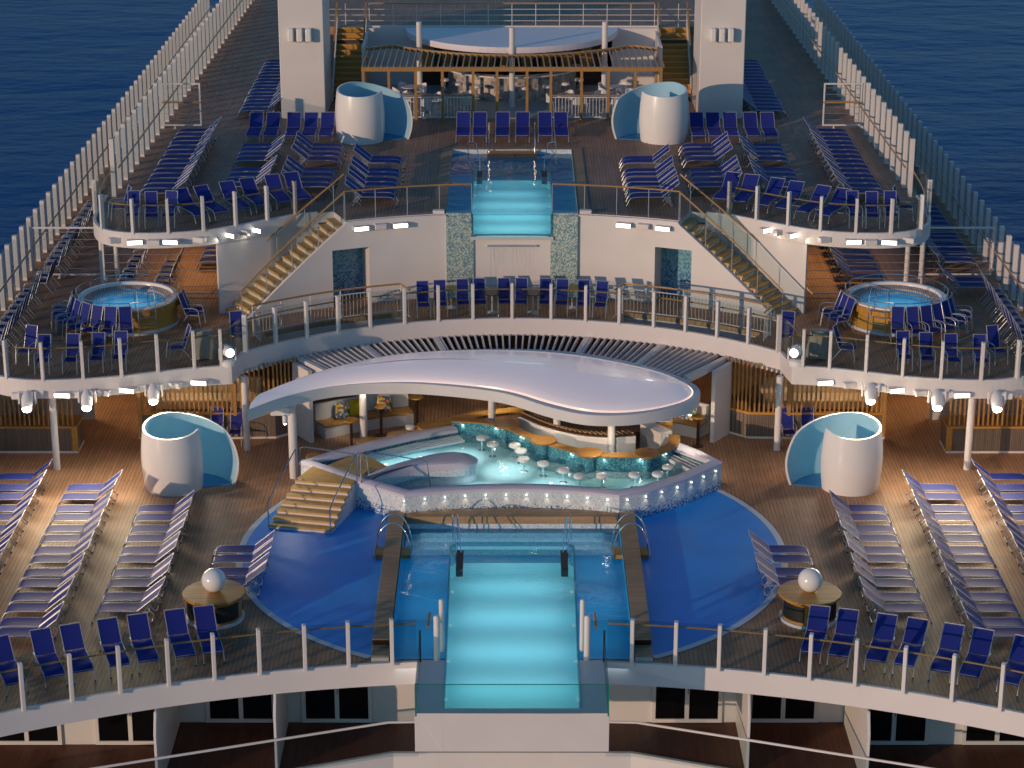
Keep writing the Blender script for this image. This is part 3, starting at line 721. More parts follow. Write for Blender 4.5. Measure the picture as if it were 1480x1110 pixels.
for i, (x, y) in enumerate([(-4.0, 66.3), (-1.6, 67.2), (1.2, 64.7), (4.2, 64.2), (-.9, 64.3), (-.2, 66.0), (-2.9, 66.9)]):
    MB().lathe((x, y, .42), [(.05, 0), (.05, .02)], 10).build('pool_lamp', M['dotglow'], spa)  # glowing discs added in the water along with the fill lights
    light('AREA', 'spa_fill_light', (x, y, .54), 10, (1, .98, .95), shape='DISK', size=1.5)  # unseen discs of light added to brighten the spa water

bar = empty('swim_up_bar', (1.8, 66.5, 0), 'curved swim-up bar with round wooden tops under the canopy', 'bar')
MB().wall(counter, .12, .3, 1.06).build('bar_front', M['mos_teal'], bar)
MB().wall(offset(counter, -.06), .36, 1.061, 1.11).build('bar_top', M['bartop'], bar, bevel=.012)
for x, y in ((-.18, 68.05), (1.01, 66.58), (2.42, 65.50), (4.2, 65.46)):
    MB().lathe((x, y, 1.09), [(.40, 0), (.42, .02), (.42, .05), (.40, .07)], 28).build('round_top', M['bartop'], bar, smooth=True)
    MB().lathe((x, y, .3), [(.16, 0), (.16, .79)], 16).build('pedestal', M['mos_teal'], bar)
barfl = [(-1.9, 68.7)]+[(x, y+.12) for x, y in counter[4:-4]]+[(5.2, 67.3), (5.4, 70.2), (-1.5, 70.4)]
MB().poly([barfl], .01, .02, bottom=False).build('bar_floor', M['darkwood'], bar)
# back counter shelves
bc = smoothpath([(.4, 68.9), (1.1, 68.0), (2.0, 67.3), (3.0, 67.0), (3.9, 67.2)], 2)
MB().wall(bc, .5, .02, 1.12).build('back_counter', M['white'], bar, bevel=.02)
MB().wall(bc, .36, 1.121, 1.16).build('bottle_rail', M['darkwood'], bar)
m_ = MB()
for p in resample(bc, .17): m_.obox((p.x, p.y, 1.19), .6, .02, .16, .02)
m_.build('counter_slats', M['border'], bar)
MB().wall([(4.35, 68.3), (4.95, 67.4)], .5, .02, 1.1).build('side_counter', M['white'], bar, bevel=.02)
MB().box(4.75, 5.2, 68.2, 68.6, .02, 1.35).build('wooden_cabinet', M['wood'], bar, bevel=.01)
# small lamps on the bar front
for i in range(3, len(counter)-3, 5):
    p = Vector(counter[i]); d = (Vector(counter[i+1])-Vector(counter[i-1])).normalized(); nr = Vector((d.y, -d.x))
    q = p+nr*.09
    MB().lathe((q.x, q.y, .92), [(.02, 0), (.02, .03)], 8).build('bar_lamp', M['dotglow'], bar)
    light('POINT', 'bar_lamp_light', (q.x+nr.x*.06, q.y+nr.y*.06, .86), .9, (1, .9, .7), shadow_soft_size=.03)

# stools of the bar
def make_stool(z):
    t = empty('bar_stool', (0, 0, 0), '', 'stool', 'white stools in the spa pool')
    MB().lathe((0, 0, z), [(.16, -.03), (.19, .0), (.19, .06), (.15, .09), (.02, .095)], 20).build('seat', M['white_gloss'], t, smooth=True, loc=1)
    MB().lathe((0, 0, 0), [(.13, .3), (.13, .32), (.03, .34), (.03, z-.02), (.12, z-.02)], 14).build('stem', M['chrome'], t, smooth=True, loc=1)
    return t
stp = [(-.97, 67.85), (-.62, 67.26), (.09, 67.18), (.29, 66.68), (.37, 65.95), (.98, 65.58), (1.60, 65.03), (2.09, 64.53), (2.79, 64.56), (3.79, 64.64), (4.52, 64.71), (4.87, 65.28)]
ordn = ['first', 'second', 'third', 'fourth', 'fifth', 'sixth', 'seventh', 'eighth', 'ninth', 'tenth', 'eleventh', 'twelfth', 'thirteenth', 'fourteenth', 'fifteenth', 'sixteenth', 'seventeenth', 'eighteenth', 'nineteenth', 'twentieth', 'twenty-first', 'twenty-second', 'twenty-third', 'twenty-fourth', 'twenty-fifth']
st0 = make_stool(.70)
for i, (x, y) in enumerate(stp):
    o = st0 if i == 0 else copy_tree(st0); o.location = (x, y, 0)
    o['label'] = '%s round white stool from the left in the water along the swim-up bar' % ordn[i]

# spa staircase with chrome rails
e = empty('spa_steps', (-6, 63.5, 0), 'teak steps with white risers climbing to the left end of the spa pool', 'steps')
d = Vector((.62, .785)).normalized(); wv_ = Vector((.785, -.62)).normalized()
base = Vector((-7.3, 62.15)); tr = MB(); ri = MB(); dv = Vector((.40, 1.0)).normalized(); wv_ = Vector((1.0, -.22)).normalized()
for i in range(7):
    a = base+dv*(.30*i); z = .9*(i+1)/7; L_ = 1.95-.03*i
    if i == 6: depth = 1.3
    else: depth = .34
    c = [a-dv*.03, a-dv*.03+wv_*L_, a+dv*depth+wv_*L_, a+dv*depth]
    tr.poly([[(p.x, p.y) for p in c]], z-.06, z)
    c2 = [a, a+wv_*L_, a+dv*(depth-.02)+wv_*L_, a+dv*(depth-.02)]
    ri.poly([[(p.x, p.y) for p in c2]], 0.0, z-.061)
tr.build('tread', M['tread'], e); ri.build('riser', M['white'], e)
for k in (0, 1):
    off = wv_*(.0 if k == 0 else 1.93)
    P0 = base+off; P1 = P0+dv*1.9
    pts = [(P0.x, P0.y, .02), (P0.x, P0.y, .78), (P0.x+dv.x*.25, P0.y+dv.y*.25, .98), (P1.x-dv.x*.2, P1.y-dv.y*.2, 1.78), (P1.x, P1.y, 1.86), (P1.x, P1.y, .9)]
    MB().tube(pts, .022, 8).build('handrail', M['chrome'], e, smooth=True)
    Q = P1+Vector((.12, .08))
    pts = [(Q.x, Q.y, .9), (Q.x, Q.y, 1.86), (Q.x+.15, Q.y+.02, 1.9), (Q.x+2.0, Q.y+.15, 1.55), (Q.x+2.1, Q.y+.15, .7)]
    MB().tube(pts, .02, 8).build('handrail', M['chrome'], e, smooth=True)
MB().poly([[(-5.9, 65.0), (-4.6, 64.3), (-3.9, 65.1), (-4.8, 66.3)]], .80, .84).build('platform', M['tread'], e)

# ------------------------------------------------------------------ canopy
cano = empty('bar_canopy', (0, 67, 2.6), 'large teardrop shaped white canopy over the swim-up bar', 'canopy')
ol = [(-8.06, 64.3), (-7.60, 65.40), (-6.96, 66.55), (-5.96, 68.0), (-4.07, 69.52), (-2.27, 70.04), (0, 70.25), (2.04, 69.9), (3.59, 69.06), (4.87, 68.03), (5.67, 66.9), (5.92, 66.0), (5.6, 65.15), (4.74, 64.42), (3.85, 64.0), (3.0, 63.85), (2.14, 63.95), (1.30, 64.5), (.74, 65.0), (.16, 65.6), (-.54, 66.08), (-1.76, 66.5), (-3.43, 66.88), (-5.43, 66.65), (-7.03, 65.6)]
def closed_smooth(L, it):
    for _ in range(it):
        q = []
        for i in range(len(L)):
            a = L[i]; b = L[(i+1) % len(L)]
            if i == 0: q.append(a)
            q += [(a[0]*.75+b[0]*.25, a[1]*.75+b[1]*.25), (a[0]*.25+b[0]*.75, a[1]*.25+b[1]*.75)]
        L = q
    return L
ol = closed_smooth(ol, 2)
spine = resample([(-7.75, 64.95), (-7.0, 66.05), (-5.6, 67.3), (-3.8, 68.2), (-2.0, 68.4), (0, 68.0), (2.0, 67.1), (3.4, 66.4), (4.0, 66.2)], .1)
near = []
for p in ol:
    pv = Vector(p)
    wsum = 0; acc = Vector((0, 0))
    q = min(spine, key=lambda t: (t-pv).length); near.append(q)
for _ in range(6):
    near = [(near[i-1]+near[i]*2+near[(i+1) % len(near)])/4 for i in range(len(near))]
def ring(t): return [((1-t)*p[0]+t*q.x, (1-t)*p[1]+t*q.y) for p, q in zip(ol, near)]
def rings(mb, rows):
    n = len(ol); v = []
    for r, z in rows: v += [(x, y, z) for x, y in r]
    f = []
    for k in range(len(rows)-1):
        for i in range(n): f.append((k*n+i, k*n+(i+1) % n, (k+1)*n+(i+1) % n, (k+1)*n+i))
    return mb.add(v, f)
rings(MB(), [(ring(.9), 2.66), (ring(.06), 2.64), (ring(.0), 2.62), (ring(-.01), 2.80), (ring(-.01), 2.97), (ring(.03), 2.99), (ring(.10), 2.97), (ring(.105), 2.9)]).build('rim_beam', M['white'], cano, smooth=True)
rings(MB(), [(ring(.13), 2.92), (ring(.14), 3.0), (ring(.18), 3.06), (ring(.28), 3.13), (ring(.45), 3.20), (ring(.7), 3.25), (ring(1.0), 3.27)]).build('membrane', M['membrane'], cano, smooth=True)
rings(MB(), [(ring(.106), 2.955), (ring(.125), 2.955)]).build('led_line', M['ledline'], cano)
for x, y in ((-7.2, 65.75), (-3.1, 69.2), (1.35, 65.9), (4.6, 65.2)):
    o = MB().box(x-.3, x+.3, y-.22, y+.22, 2.34, 2.6).build('speaker_box', M['white'], bevel=.02)
    tag(o, {-7.2: 'white box under the pointed end of the canopy', -3.1: 'white box under the canopy near the yellow cushion', 1.35: 'white box under the canopy over the second bar top', 4.6: 'white box under the canopy at its right end'}[x], 'speaker', 'white boxes under the canopy')
def small_spot(x, y, z, label, tgt, en=40):
    e = empty('spotlight', (x, y, z), label, 'lamp', 'small spotlights under the canopy')
    MB().lathe((x, y, z), [(.05, 0), (.08, .02), (.08, .24), (.05, .28)], 14).build('housing', M['white'], e, smooth=True)
    MB().lathe((x, y, z-.012), [(.045, 0), (.045, .01)], 12).build('lens', M['lampglow'], e)
    l = light('SPOT', 'spotlight_light', (x, y, z-.04), en*2, (1, .88, .68), spot_size=R_(105), spot_blend=.7, shadow_soft_size=.06)
    l.rotation_euler = (Vector(tgt)-Vector((x, y, z))).to_track_quat('-Z', 'Y').to_euler(); l.parent = None
small_spot(-7.0, 65.0, 2.28, 'small lit spotlight under the tip of the canopy', (-6.5, 64, 0), 30)
small_spot(-4.88, 69.05, 2.25, 'small lit spotlight on the canopy column near the cushions', (-4.5, 71.5, 0), 60)
small_spot(.75, 66.4, 2.25, 'small lit spotlight above the first bar stools', (.9, 66.9, 0), 45)
small_spot(2.95, 65.0, 2.25, 'small lit spotlight in the middle of the canopy front', (2.8, 66.2, 0), 60)
small_spot(5.55, 65.9, 2.25, 'small lit spotlight at the right end of the canopy', (6.6, 68.0, 0), 60)
small_spot(-.3, 70.0, 2.25, 'small lit spotlight at the back of the canopy', (-1, 71.5, 0), 60)

# fan of white slats between canopy and middle deck
fan = empty('slatted_pergola', (0, 71, 2.5), 'fan of white slats between the canopy and the middle deck edge', 'pergola')
f1 = MB(); f2 = MB()
k = 0
a = -34.2
while a <= 34.3:
    p = pol(9.7, a); q = pol(13.7, a*1.0)
    f1.bar((*p, 2.56), (*q, 2.50), .055, .13)
    a += 1.09; k += 1
f1.build('slats', M['white'], fan)
for a in (-35.2, -24, -12, 0.01, 12, 24, 35.2):
    if abs(a) < 1: continue
    MB().bar((*pol(9.7, a), 2.52), (*pol(12.6, a), 2.46), .16, .24).build('beam', M['white'], fan)
MB().wall(arc(9.75, -36, 36, 40), .08, 2.40, 2.52).build('ring_beam', M['white'], fan)
for s in (-1, 1):   # outer slats seen through the stairwells
    m_ = MB()
    for i in range(14): a = (35.5+i*.9)*s; m_.bar((*pol(12.3, a), 2.5), (*pol(13.7, a), 2.5), .05, .1)
    m_.build('outer_slats', M['white'], fan)

# railings round the two light wells
for s in (-1, 1):
    nm = 'left' if s < 0 else 'right'
    e = empty('stairwell_railing', (*pol(13.6, 27*s), 3.1), 'white baluster railing with wooden handrail round the %s light well' % nm, 'railing', 'railings round the light wells')
    path = arc(13.68, 39*s, 16.2*s, 20)+[pol(12.9, 15.6*s)]
    path2 = [pol(13.68, 39*s), pol(12.9, 40*s)]
    bl = MB()
    for p in resample(path, .13)+resample(path2, .13): bl.tube([(p.x, p.y, 3.22), (p.x, p.y, 3.98)], .009, 4)
    bl.build('balusters', M['white'], e)
    for zz in (3.2, 3.98):
        MB().tube([(x, y, zz) for x, y in path2[::-1]+path], .018, 6).build('rail', M['white'], e)
    for p in resample(path, 1.1): MB().tube([(p.x, p.y, 3.1), (p.x, p.y, 4.14)], .022, 6).build('post', M['white'], e)
    MB().tube([(x, y, 4.16) for x, y in path2[::-1]+path], .034, 8).build('handrail', M['woodrail'], e, smooth=True)
    MB().wall(arc(13.62, 37.5*s, 16.5*s, 16), .05, 3.0, 3.16).build('kerb', M['border'], e)

# ------------------------------------------------------------------ seating bay and slat walls below the middle deck
for s in (-1, 1):
    nm = 'left' if s < 0 else 'right'
    # outer kiosk
    e = empty('slatted_kiosk', (15.4*s, 68.6, 0), 'wooden kiosk with upright slats at the far %s edge of the lower deck' % nm, 'kiosk', 'slatted kiosks')
    X = sorted((17.3*s, 14.15*s))
    MB().box(X[0], X[1], 68.4, 69.4, .06, .86).build('counter_front', M['greyplank'], e)
    MB().box(X[0]-.03, X[1]+.03, 68.33, 69.47, .861, .93).build('counter_top', M['wood'], e, bevel=.01)
    MB().box(X[0]-.02, X[1]+.02, 68.36, 69.42, 0, .059).build('base_strip', M['white'], e)
    MB().box(*sorted((14.13*s, 14.32*s)), 68.37, 68.399, .06, .86).build('corner_board', M['wood'], e)
    sl = MB(); x = X[0]+.05
    while x < X[1]: sl.box(x, x+.05, 68.45, 68.53, .93, 2.6); x += .155
    sl.build('slats', M['woodrail'], e)
    MB().box(X[0], X[1], 71.5, 71.6, 0, 2.7).build('back_panel', M['grey'], e)
    # inner slat wall
    e = empty('slatted_screen_wall', (10.5*s, 70.2, 0), 'wooden slat wall behind the %s shower screen below the middle deck' % nm, 'wall', 'slatted walls below the middle deck')
    pth = mir([(-12.35, 69.75), (-9.2, 69.75), (-7.85, 69.8), (-7.0, 70.5)], s)
    MB().wall(pth, .1, .06, .84).build('lower_boards', M['greyplank'], e)
    MB().wall(pth, .16, .841, .92).build('ledge', M['wood'], e)
    MB().wall(offset(pth, .0), .18, 0, .059).build('base_strip', M['white'], e)
    sl = MB()
    for p in resample(pth, .155): sl.obox((p.x, p.y, 1.76), 0, .028, .04, .84)
    sl.build('slats', M['woodrail'], e)
    for x in (12.35, 9.2): MB().box(*sorted((x*s, (x-.12)*s)), 69.66, 69.78, .06, 2.6).build('corner_post', M['woodrail'], e)
    # curved white bench
    be = empty('curved_bench', (*pol(11.0, 30*s), 0), 'curved white bench with wooden seat under the pergola on the %s' % nm, 'bench', 'curved benches under the pergola')
    a0, a1 = (34*s, 17.5*s) if s < 0 else (34*s, 24*s)
    MB().wall(arc(11.75, a0, a1, 14), .10, 0, 1.0).build('backrest', M['white'], be)
    MB().wall(arc(11.35, a0, a1, 14), .62, 0, .40).build('base', M['white'], be)
    MB().wall(arc(11.33, a0, a1, 14), .66, .401, .45).build('seat', M['wood'], be)
    # big white bay wall
    o = MB().wall([pol(12.1, 36.5*s), pol(11.0, 36.8*s)], .14, 0, 2.5).build('bay_wall', M['white']); tag(o, 'white wall at the %s end of the pergola seating' % nm, 'wall')
    # interior seating behind the slats, simple dark sofas
    so = empty('lounge_sofa', (10.5*s, 72.5, 0), 'grey sofa in the shade behind the %s slat wall' % nm, 'sofa', 'sofas behind the slat walls')
    X = sorted((12.2*s, 8.6*s))
    MB().box(X[0], X[1], 72.2, 73.0, .1, .45).build('seat', M['canvas'], so, bevel=.05); MB().box(X[0], X[1], 73.0, 73.25, .1, .95).build('backrest', M['canvas'], so, bevel=.05)
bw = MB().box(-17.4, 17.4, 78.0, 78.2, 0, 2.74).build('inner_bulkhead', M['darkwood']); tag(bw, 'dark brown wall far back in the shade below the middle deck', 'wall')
def cushion(x, y, z, rz, mat, label):
    m_ = MB(); n = 8; v = []
    for j in range(n+1):
        for i in range(n+1):
            u = i/n*2-1; w_ = j/n*2-1; k = (1-u**4)*(1-w_**4)
            v.append((u*.28*(1-.06*w_*w_), .10*k, w_*.27*(1-.06*u*u)))
    f = [(j*(n+1)+i, j*(n+1)+i+1, (j+1)*(n+1)+i+1, (j+1)*(n+1)+i) for j in range(n) for i in range(n)]
    m_.add(v, f); m_.add([(a, -b, c) for a, b, c in v], [g[::-1] for g in f])
    o = m_.build('cushion', M[mat], smooth=True); o.location = (x, y, z); o.rotation_euler = (R_(-18), R_(8), rz); tag(o, label, 'cushion', 'cushions on the curved bench')
bx, by = pol(11.45, -27.0); cushion(bx, by, .72, .45, 'yellow', 'plain yellow cushion leaning on the bench back')
bx, by = pol(11.42, -29.6); cushion(bx, by, .72, .5, 'pattern', 'colourful patterned cushion beside the yellow one')
bx, by = pol(11.42, -22.0); cushion(bx, by, .72, .35, 'pattern', 'small patterned cushion alone on the bench right of the yellow one')
bx, by = pol(11.4, 31.0); cushion(bx, by, .72, -.5, 'pattern', 'patterned cushion on the bench right of the canopy')
# tall round tables and low stools in the bay
def bar_table(x, y, h, r, label):
    e = empty('bar_table', (x, y, 0), label, 'table', 'round wooden tables under the canopy')
    MB().lathe((x, y, h-.05), [(r, 0), (r, .05)], 24).build('table_top', M['wood'], e)
    MB().lathe((x, y, 0), [(.2, 0), (.2, .02), (.05, .04), (.05, h-.05)], 14).build('pedestal', M['darkwood'], e)
for x, y, h, r, l in ((-5.25, 68.7, 1.05, .24, 'tall narrow wooden table left of the lit column'), (-4.35, 70.0, 1.05, .2, 'tall narrow wooden table before the curved bench'), (-3.2, 70.9, 1.05, .24, 'tall wooden table at the right end of the bench'), (-4.7, 67.9, .62, .35, 'low round table by the spa pool wall, left one'), (-2.75, 69.1, .72, .38, 'low round table by the spa pool wall, right one'), (6.1, 69.0, 1.05, .2, 'tall wooden table right of the canopy'), (-6.35, 67.0, .45, .25, 'small low wooden table beside the chrome stair rail')):
    bar_table(x, y, h, r, l)
def deck_stool(x, y, label):
    o = copy_tree(st0); o.location = (x, y, -.25); o['label'] = label; o['group'] = 'white stools beside the spa pool'
for i, (x, y) in enumerate(((-4.95, 67.45), (-4.2, 68.0), (-3.2, 68.6), (-2.3, 69.2), (-6.55, 66.35), (-3.35, 69.5))):
    deck_stool(x, y, ['round white stool left of the low table by the spa wall', 'round white stool between low table and spa wall', 'round white stool left of the right hand low table', 'round white stool right of the right hand low table', 'round white stool by the chrome stair rail', 'round white stool behind the right hand low table'][i])
# sloping wooden bar roof strip behind the spa (curved wood bench)
o = MB().wall(smoothpath([(-2.9, 68.35), (-1.4, 69.7), (.6, 70.4), (2.4, 70.3)], 2), .45, .75, .84).build('wooden_counter', M['wood']); tag(o, 'long curved wooden counter behind the spa pool left of the bar', 'counter')

# ------------------------------------------------------------------ spiral shower screens
def spiral(s, cx, cy, z, label):
    e = empty('shower_screen', (cx, cy, z), label, 'shower screen', 'spiral shower screens')
    N_ = 72; pth = []; tops = []
    for i in range(N_+1):
        t = i/N_; ang = -14-t*344          # degrees, clockwise seen from above
        r = .93
        k = max(0, (t-.64)/.36); r += 1.02*k**1.5
        h = 2.02+.14*math.sin(R_(ang))*(1 if k == 0 else 1)
        if k > 0: h = 2.02+.14*math.sin(R_(ang))-.46*k**1.4
        pth.append((r, ang)); tops.append(h)
    K = 12
    def surf(dr):
        v = []
        for (r, ang), h in zip(pth, tops):
            for j in range(K+1):
                f_ = j/K; bulge = .90+.13*math.sin(PI*(.12+f_*.80))
                rr = r*bulge+dr
                v.append((cx+s*-1*-1*math.cos(R_(ang))*rr*(1 if s < 0 else -1)*(-1 if s > 0 else 1)*(1 if s < 0 else 1) if False else cx+(1 if s < 0 else -1)*math.cos(R_(ang))*rr, cy+math.sin(R_(ang))*rr, z+h*f_))
        return v
    F_ = [(i*(K+1)+j, (i+1)*(K+1)+j, (i+1)*(K+1)+j+1, i*(K+1)+j+1) for i in range(N_) for j in range(K)]
    a = surf(.035); b = surf(-.035); n = len(a)
    m_ = MB(); m_.add(a, F_)
    # top edge and free ends join both skins
    ed = []
    for i in range(N_): ed.append((i*(K+1)+K, (i+1)*(K+1)+K, n+(i+1)*(K+1)+K, n+i*(K+1)+K))
    for j in range(K): ed.append((j, j+1, n+j+1, n+j)); ed.append((N_*(K+1)+j, N_*(K+1)+j+1, n+N_*(K+1)+j+1, n+N_*(K+1)+j))
    m_.add(a+b, ed); m_.build('outer_shell', M['white_gloss'], e, smooth=True)
    MB().add(b, F_).build('inner_lining', M['blueinner'], e, smooth=True)
    fl_ = [(v[0], v[1]) for v in a[::(K+1)*3]]
    MB().poly([[(cx+(1 if s < 0 else -1)*math.cos(R_(g))*r*.9, cy+math.sin(R_(g))*r*.9) for r, g in pth[::3]]], z+.005, z+.03, bottom=False).build('floor_tray', M['bluefloor'], e)
spiral(-1, -10.6, 65.55, 0, 'white spiral shower screen with blue inside on the left of the lower deck')
spiral(1, 10.6, 65.55, 0, 'white spiral shower screen with blue inside on the right of the lower deck')
spiral(-1, -5.95, 86.75, 6.1, 'white spiral shower screen on the upper deck in front of the left tower')
spiral(1, 5.95, 86.75, 6.1, 'white spiral shower screen on the upper deck in front of the right tower')

# ------------------------------------------------------------------ round tables with globe
for s in (-1, 1):
    nm = 'left' if s < 0 else 'right'; x = 8.13*s; y = 55.95
    e = empty('round_counter', (x, y, 0), 'round wooden counter with dark panels near the front edge on the %s' % nm, 'counter', 'round counters with globes')
    MB().lathe((x, y, 0), [(.80, 0), (.80, .08)], 40).build('base_strip', M['ringwhite'], e)
    MB().lathe((x, y, .08), [(.74, 0), (.74, .62)], 40).build('body', M['wood'], e, smooth=True)
    MB().lathe((x, y, .70), [(.84, 0), (.86, .02), (.86, .06), (.84, .08)], 48).build('counter_top', M['wood'], e, smooth=True)
    for a0 in (-80, -30+180*0, 150, 40, 250-150):
        pass
    for a0, a1 in ((195, 252), (278, 335), (15, 80), (100, 165)):
        pth = [(x+.752*math.cos(R_(a0+(a1-a0)*i/8)), y+.752*math.sin(R_(a0+(a1-a0)*i/8))) for i in range(9)]
        MB().wall(pth, .02, .16, .62).build('dark_panel', M['black'], e)
    o = MB().sphere((x, y+.05, 1.1), .335, 40).build('globe', M['white_gloss'], smooth=True); tag(o, 'glossy white globe on the %s round counter' % nm, 'globe', 'white globes on the counters')

# ------------------------------------------------------------------ hot tubs
for s in (-1, 1):
    nm = 'left' if s < 0 else 'right'; x = 13.0*s; y = 72.75; z = 3.1
    e = empty('hot_tub', (x, y, z), 'round hot tub with wooden side on the %s of the middle deck' % nm, 'hot tub', 'round hot tubs')
    MB().lathe((x, y, z), [(1.70, 0), (1.70, .1)], 56).build('base_strip', M['white'], e)
    MB().lathe((x, y, z+.1), [(1.64, 0), (1.64, .62)], 56, cap=False).build('side', M['tubside'], e, smooth=True)
    MB().lathe((x, y, z+.66), [(1.64, 0), (1.76, .0), (1.76, .22), (1.66, .23)], 56, cap=False).build('side_top', M['wood'], e, smooth=True)
    MB().lathe((x, y, z+.9), [(1.70, -.02), (1.68, .03), (1.52, .04), (1.48, -.02), (1.47, -.18)], 64, cap=False).build('rim', M['white_gloss'], e, smooth=True)
    MB().lathe((x, y, z+.9), [(1.47, -.05), (1.24, -.12), (1.20, -.3)], 64, cap=False).build('seat_ring', M['tubshell'], e, smooth=True)
    MB().lathe((x, y, z+.5), [(.01, 0), (1.22, 0), (1.22, .24)], 56, cap=False).build('basin', M['tubfloor'], e, smooth=True)
    MB().lathe((x, y, z+.9), [(.01, -.17), (1.22, -.17)], 56, cap=False).build('water', M['water'], e)
    MB().tube([(x+1.72*math.cos(2*PI*i/64), y+1.72*math.sin(2*PI*i/64), z+1.16) for i in range(64)], .016, 7, closed=True).build('ring_rail', M['chrome'], e, smooth=True)
    for i in range(16):
        a = 2*PI*(i+.5)/16; MB().tube([(x+1.72*math.cos(a), y+1.72*math.sin(a), z+.86), (x+1.72*math.cos(a), y+1.72*math.sin(a), z+1.16)], .010, 5).build('rail_stub', M['chrome'], e)
    light('AREA', 'tub_fill_light', (x, y, z+.71), 9, (.8, .95, 1), shape='DISK', size=2.2)  # unseen disc light added under the surface to brighten the tub water
    lad = MB(); ca = -62 if s < 0 else -118
    for da in (-9, 9):
        a = R_(ca+da); ox, oy = math.cos(a), math.sin(a)
        pts = [(x+1.92*ox, y+1.92*oy, z), (x+1.92*ox, y+1.92*oy, z+1.35), (x+1.8*ox, y+1.8*oy, z+1.62), (x+1.6*ox, y+1.6*oy, z+1.62), (x+1.42*ox, y+1.42*oy, z+1.25), (x+1.42*ox, y+1.42*oy, z+.72)]
        lad.tube(pts, .016, 7)
    for k in range(4):
        zz = z+.22+.22*k; a, b = R_(ca-9), R_(ca+9)
        lad.tube([(x+1.92*math.cos(a), y+1.92*math.sin(a), zz), (x+1.92*math.cos(b), y+1.92*math.sin(b), zz)], .014, 6)
    lad.build('ladder', M['chrome'], e, smooth=True)

# ------------------------------------------------------------------ upper pool
up_ = empty('upper_pool', (0, 80, 6.1), 'upper pool with a lit glass lap tank in its middle and tiled surround', 'pool')
Z = 6.1
m_ = MB(); m_.poly([[(-2.29, 75.62), (-1.40, 75.62), (-1.46, 82.2), (1.46, 82.2), (1.40, 75.62), (2.29, 75.62), (2.29, 84.88), (-2.29, 84.88)]], Z-.5, Z-.48); m_.build('wide_basin_floor', M['poolfloor_dk'], up_)
m_ = MB(); m_.strip([(-2.29, 75.62), (-2.29, 84.88)], Z-.5, Z+.05); m_.strip([(2.29, 75.62), (2.29, 84.88)], Z-.5, Z+.05); m_.strip([(-2.29, 84.88), (2.29, 84.88)], Z-.5, Z+.05); m_.build('tiled_wall', M['mos_pale'], up_)
m_ = MB(); m_.box(-2.29, -1.42, 75.56, 75.66, Z-.35, Z+.03); m_.box(1.42, 2.29, 75.56, 75.66, Z-.35, Z+.03); m_.build('front_kerb', M['mos_green'], up_)
m_ = MB(); m_.box(-2.7, -2.3, 75.72, 85.3, Z, Z+.03); m_.box(2.3, 2.7, 75.72, 85.3, Z, Z+.03); m_.box(-2.3, 2.3, 84.9, 85.3, Z, Z+.03); m_.build('teak_border', M['border'], up_)
MB().poly([[(-2.28, 75.67), (-1.42, 75.67), (-1.48, 82.22), (1.48, 82.22), (1.42, 75.67), (2.28, 75.67), (2.28, 84.87), (-2.28, 84.87)]], Z-.121, Z-.12, bottom=False).build('wide_water', M['water_dk'], up_)
in2 = [(1.40, 75.5), (1.45, 82.0), (1.3, 82.15), (-1.3, 82.15), (-1.45, 82.0), (-1.40, 75.5)]
m_ = MB(); m_.add([(x, y, Z-.78) for x, y in in2], [tuple(range(6))]); m_.strip(in2, Z-.78, Z-.48); m_.build('lap_tank_shell', M['poolfloor_lt'], up_)
m_ = MB(); m_.wall(in2, .03, Z-.48, Z+.02); m_.box(-1.41, 1.41, 75.47, 75.50, Z-.78, Z+.02); m_.build('acrylic_wall', M['acryl'], up_)
MB().poly([[(x*.985, y+.01) for x, y in in2]], Z-.031, Z-.03, bottom=False).build('lap_water', M['water'], up_)
m_ = MB(); m_.box(-1.44, 1.44, 75.44, 75.66, Z-.90, Z-.79); m_.build('tank_sill', M['grey'], up_)
for y in (76.4, 78.0, 79.6, 81.2):
    for s in (-1, 1):
        MB().lathe((1.36*s, y, Z-.4), [(.03, -.02), (.03, .02)], 10).build('pool_lamp', M['underglow'], up_)
    light('AREA', 'pool_fill_panel', (0, y, Z-.1), 11, (.72, 1.0, .96), shape='RECTANGLE', size=2.5, size_y=.6)  # unseen panels added to light the tank from below its surface
for s in (-1, 1):
    nm = 'left' if s < 0 else 'right'
    e = empty('pool_handrail', (1.5*s, 81.9, Z), 'thin chrome handrail at the far %s corner of the upper pool' % nm, 'handrail', 'handrails into the lit pools')
    MB().tube([(1.65*s, 82.6, Z-.1), (1.65*s, 82.6, Z+.9), (1.35*s, 82.3, Z+.92), (1.2*s, 81.9, Z+.3), (1.2*s, 81.6, Z-.3)], .016, 7).build('rail', M['chrome'], e, smooth=True)
    MB().box(*sorted((1.1*s, 1.3*s)), 80.9, 81.8, Z-.3, Z-.02).build('ladder_step', M['black'], e)
    o = MB().tube([(.88*s, 84.7, Z), (.88*s, 84.7, Z+1.15)], .035, 8).build('chrome_post', M['chrome'], smooth=True); tag(o, 'upright chrome post at the back steps of the upper pool, %s one' % nm, 'post', 'chrome posts at the upper pool')
    o = MB().box(*sorted((2.75*s, 2.35*s)), 75.5, 75.72, Z+.03, Z+.14).build('kerb_end', M['white']); tag(o, 'small white kerb block at the front %s corner of the upper pool' % nm, 'kerb')
MB().box(-.95, .95, 84.3, 84.86, Z-.12, Z+.02).build('entry_step', M['wood'], up_)

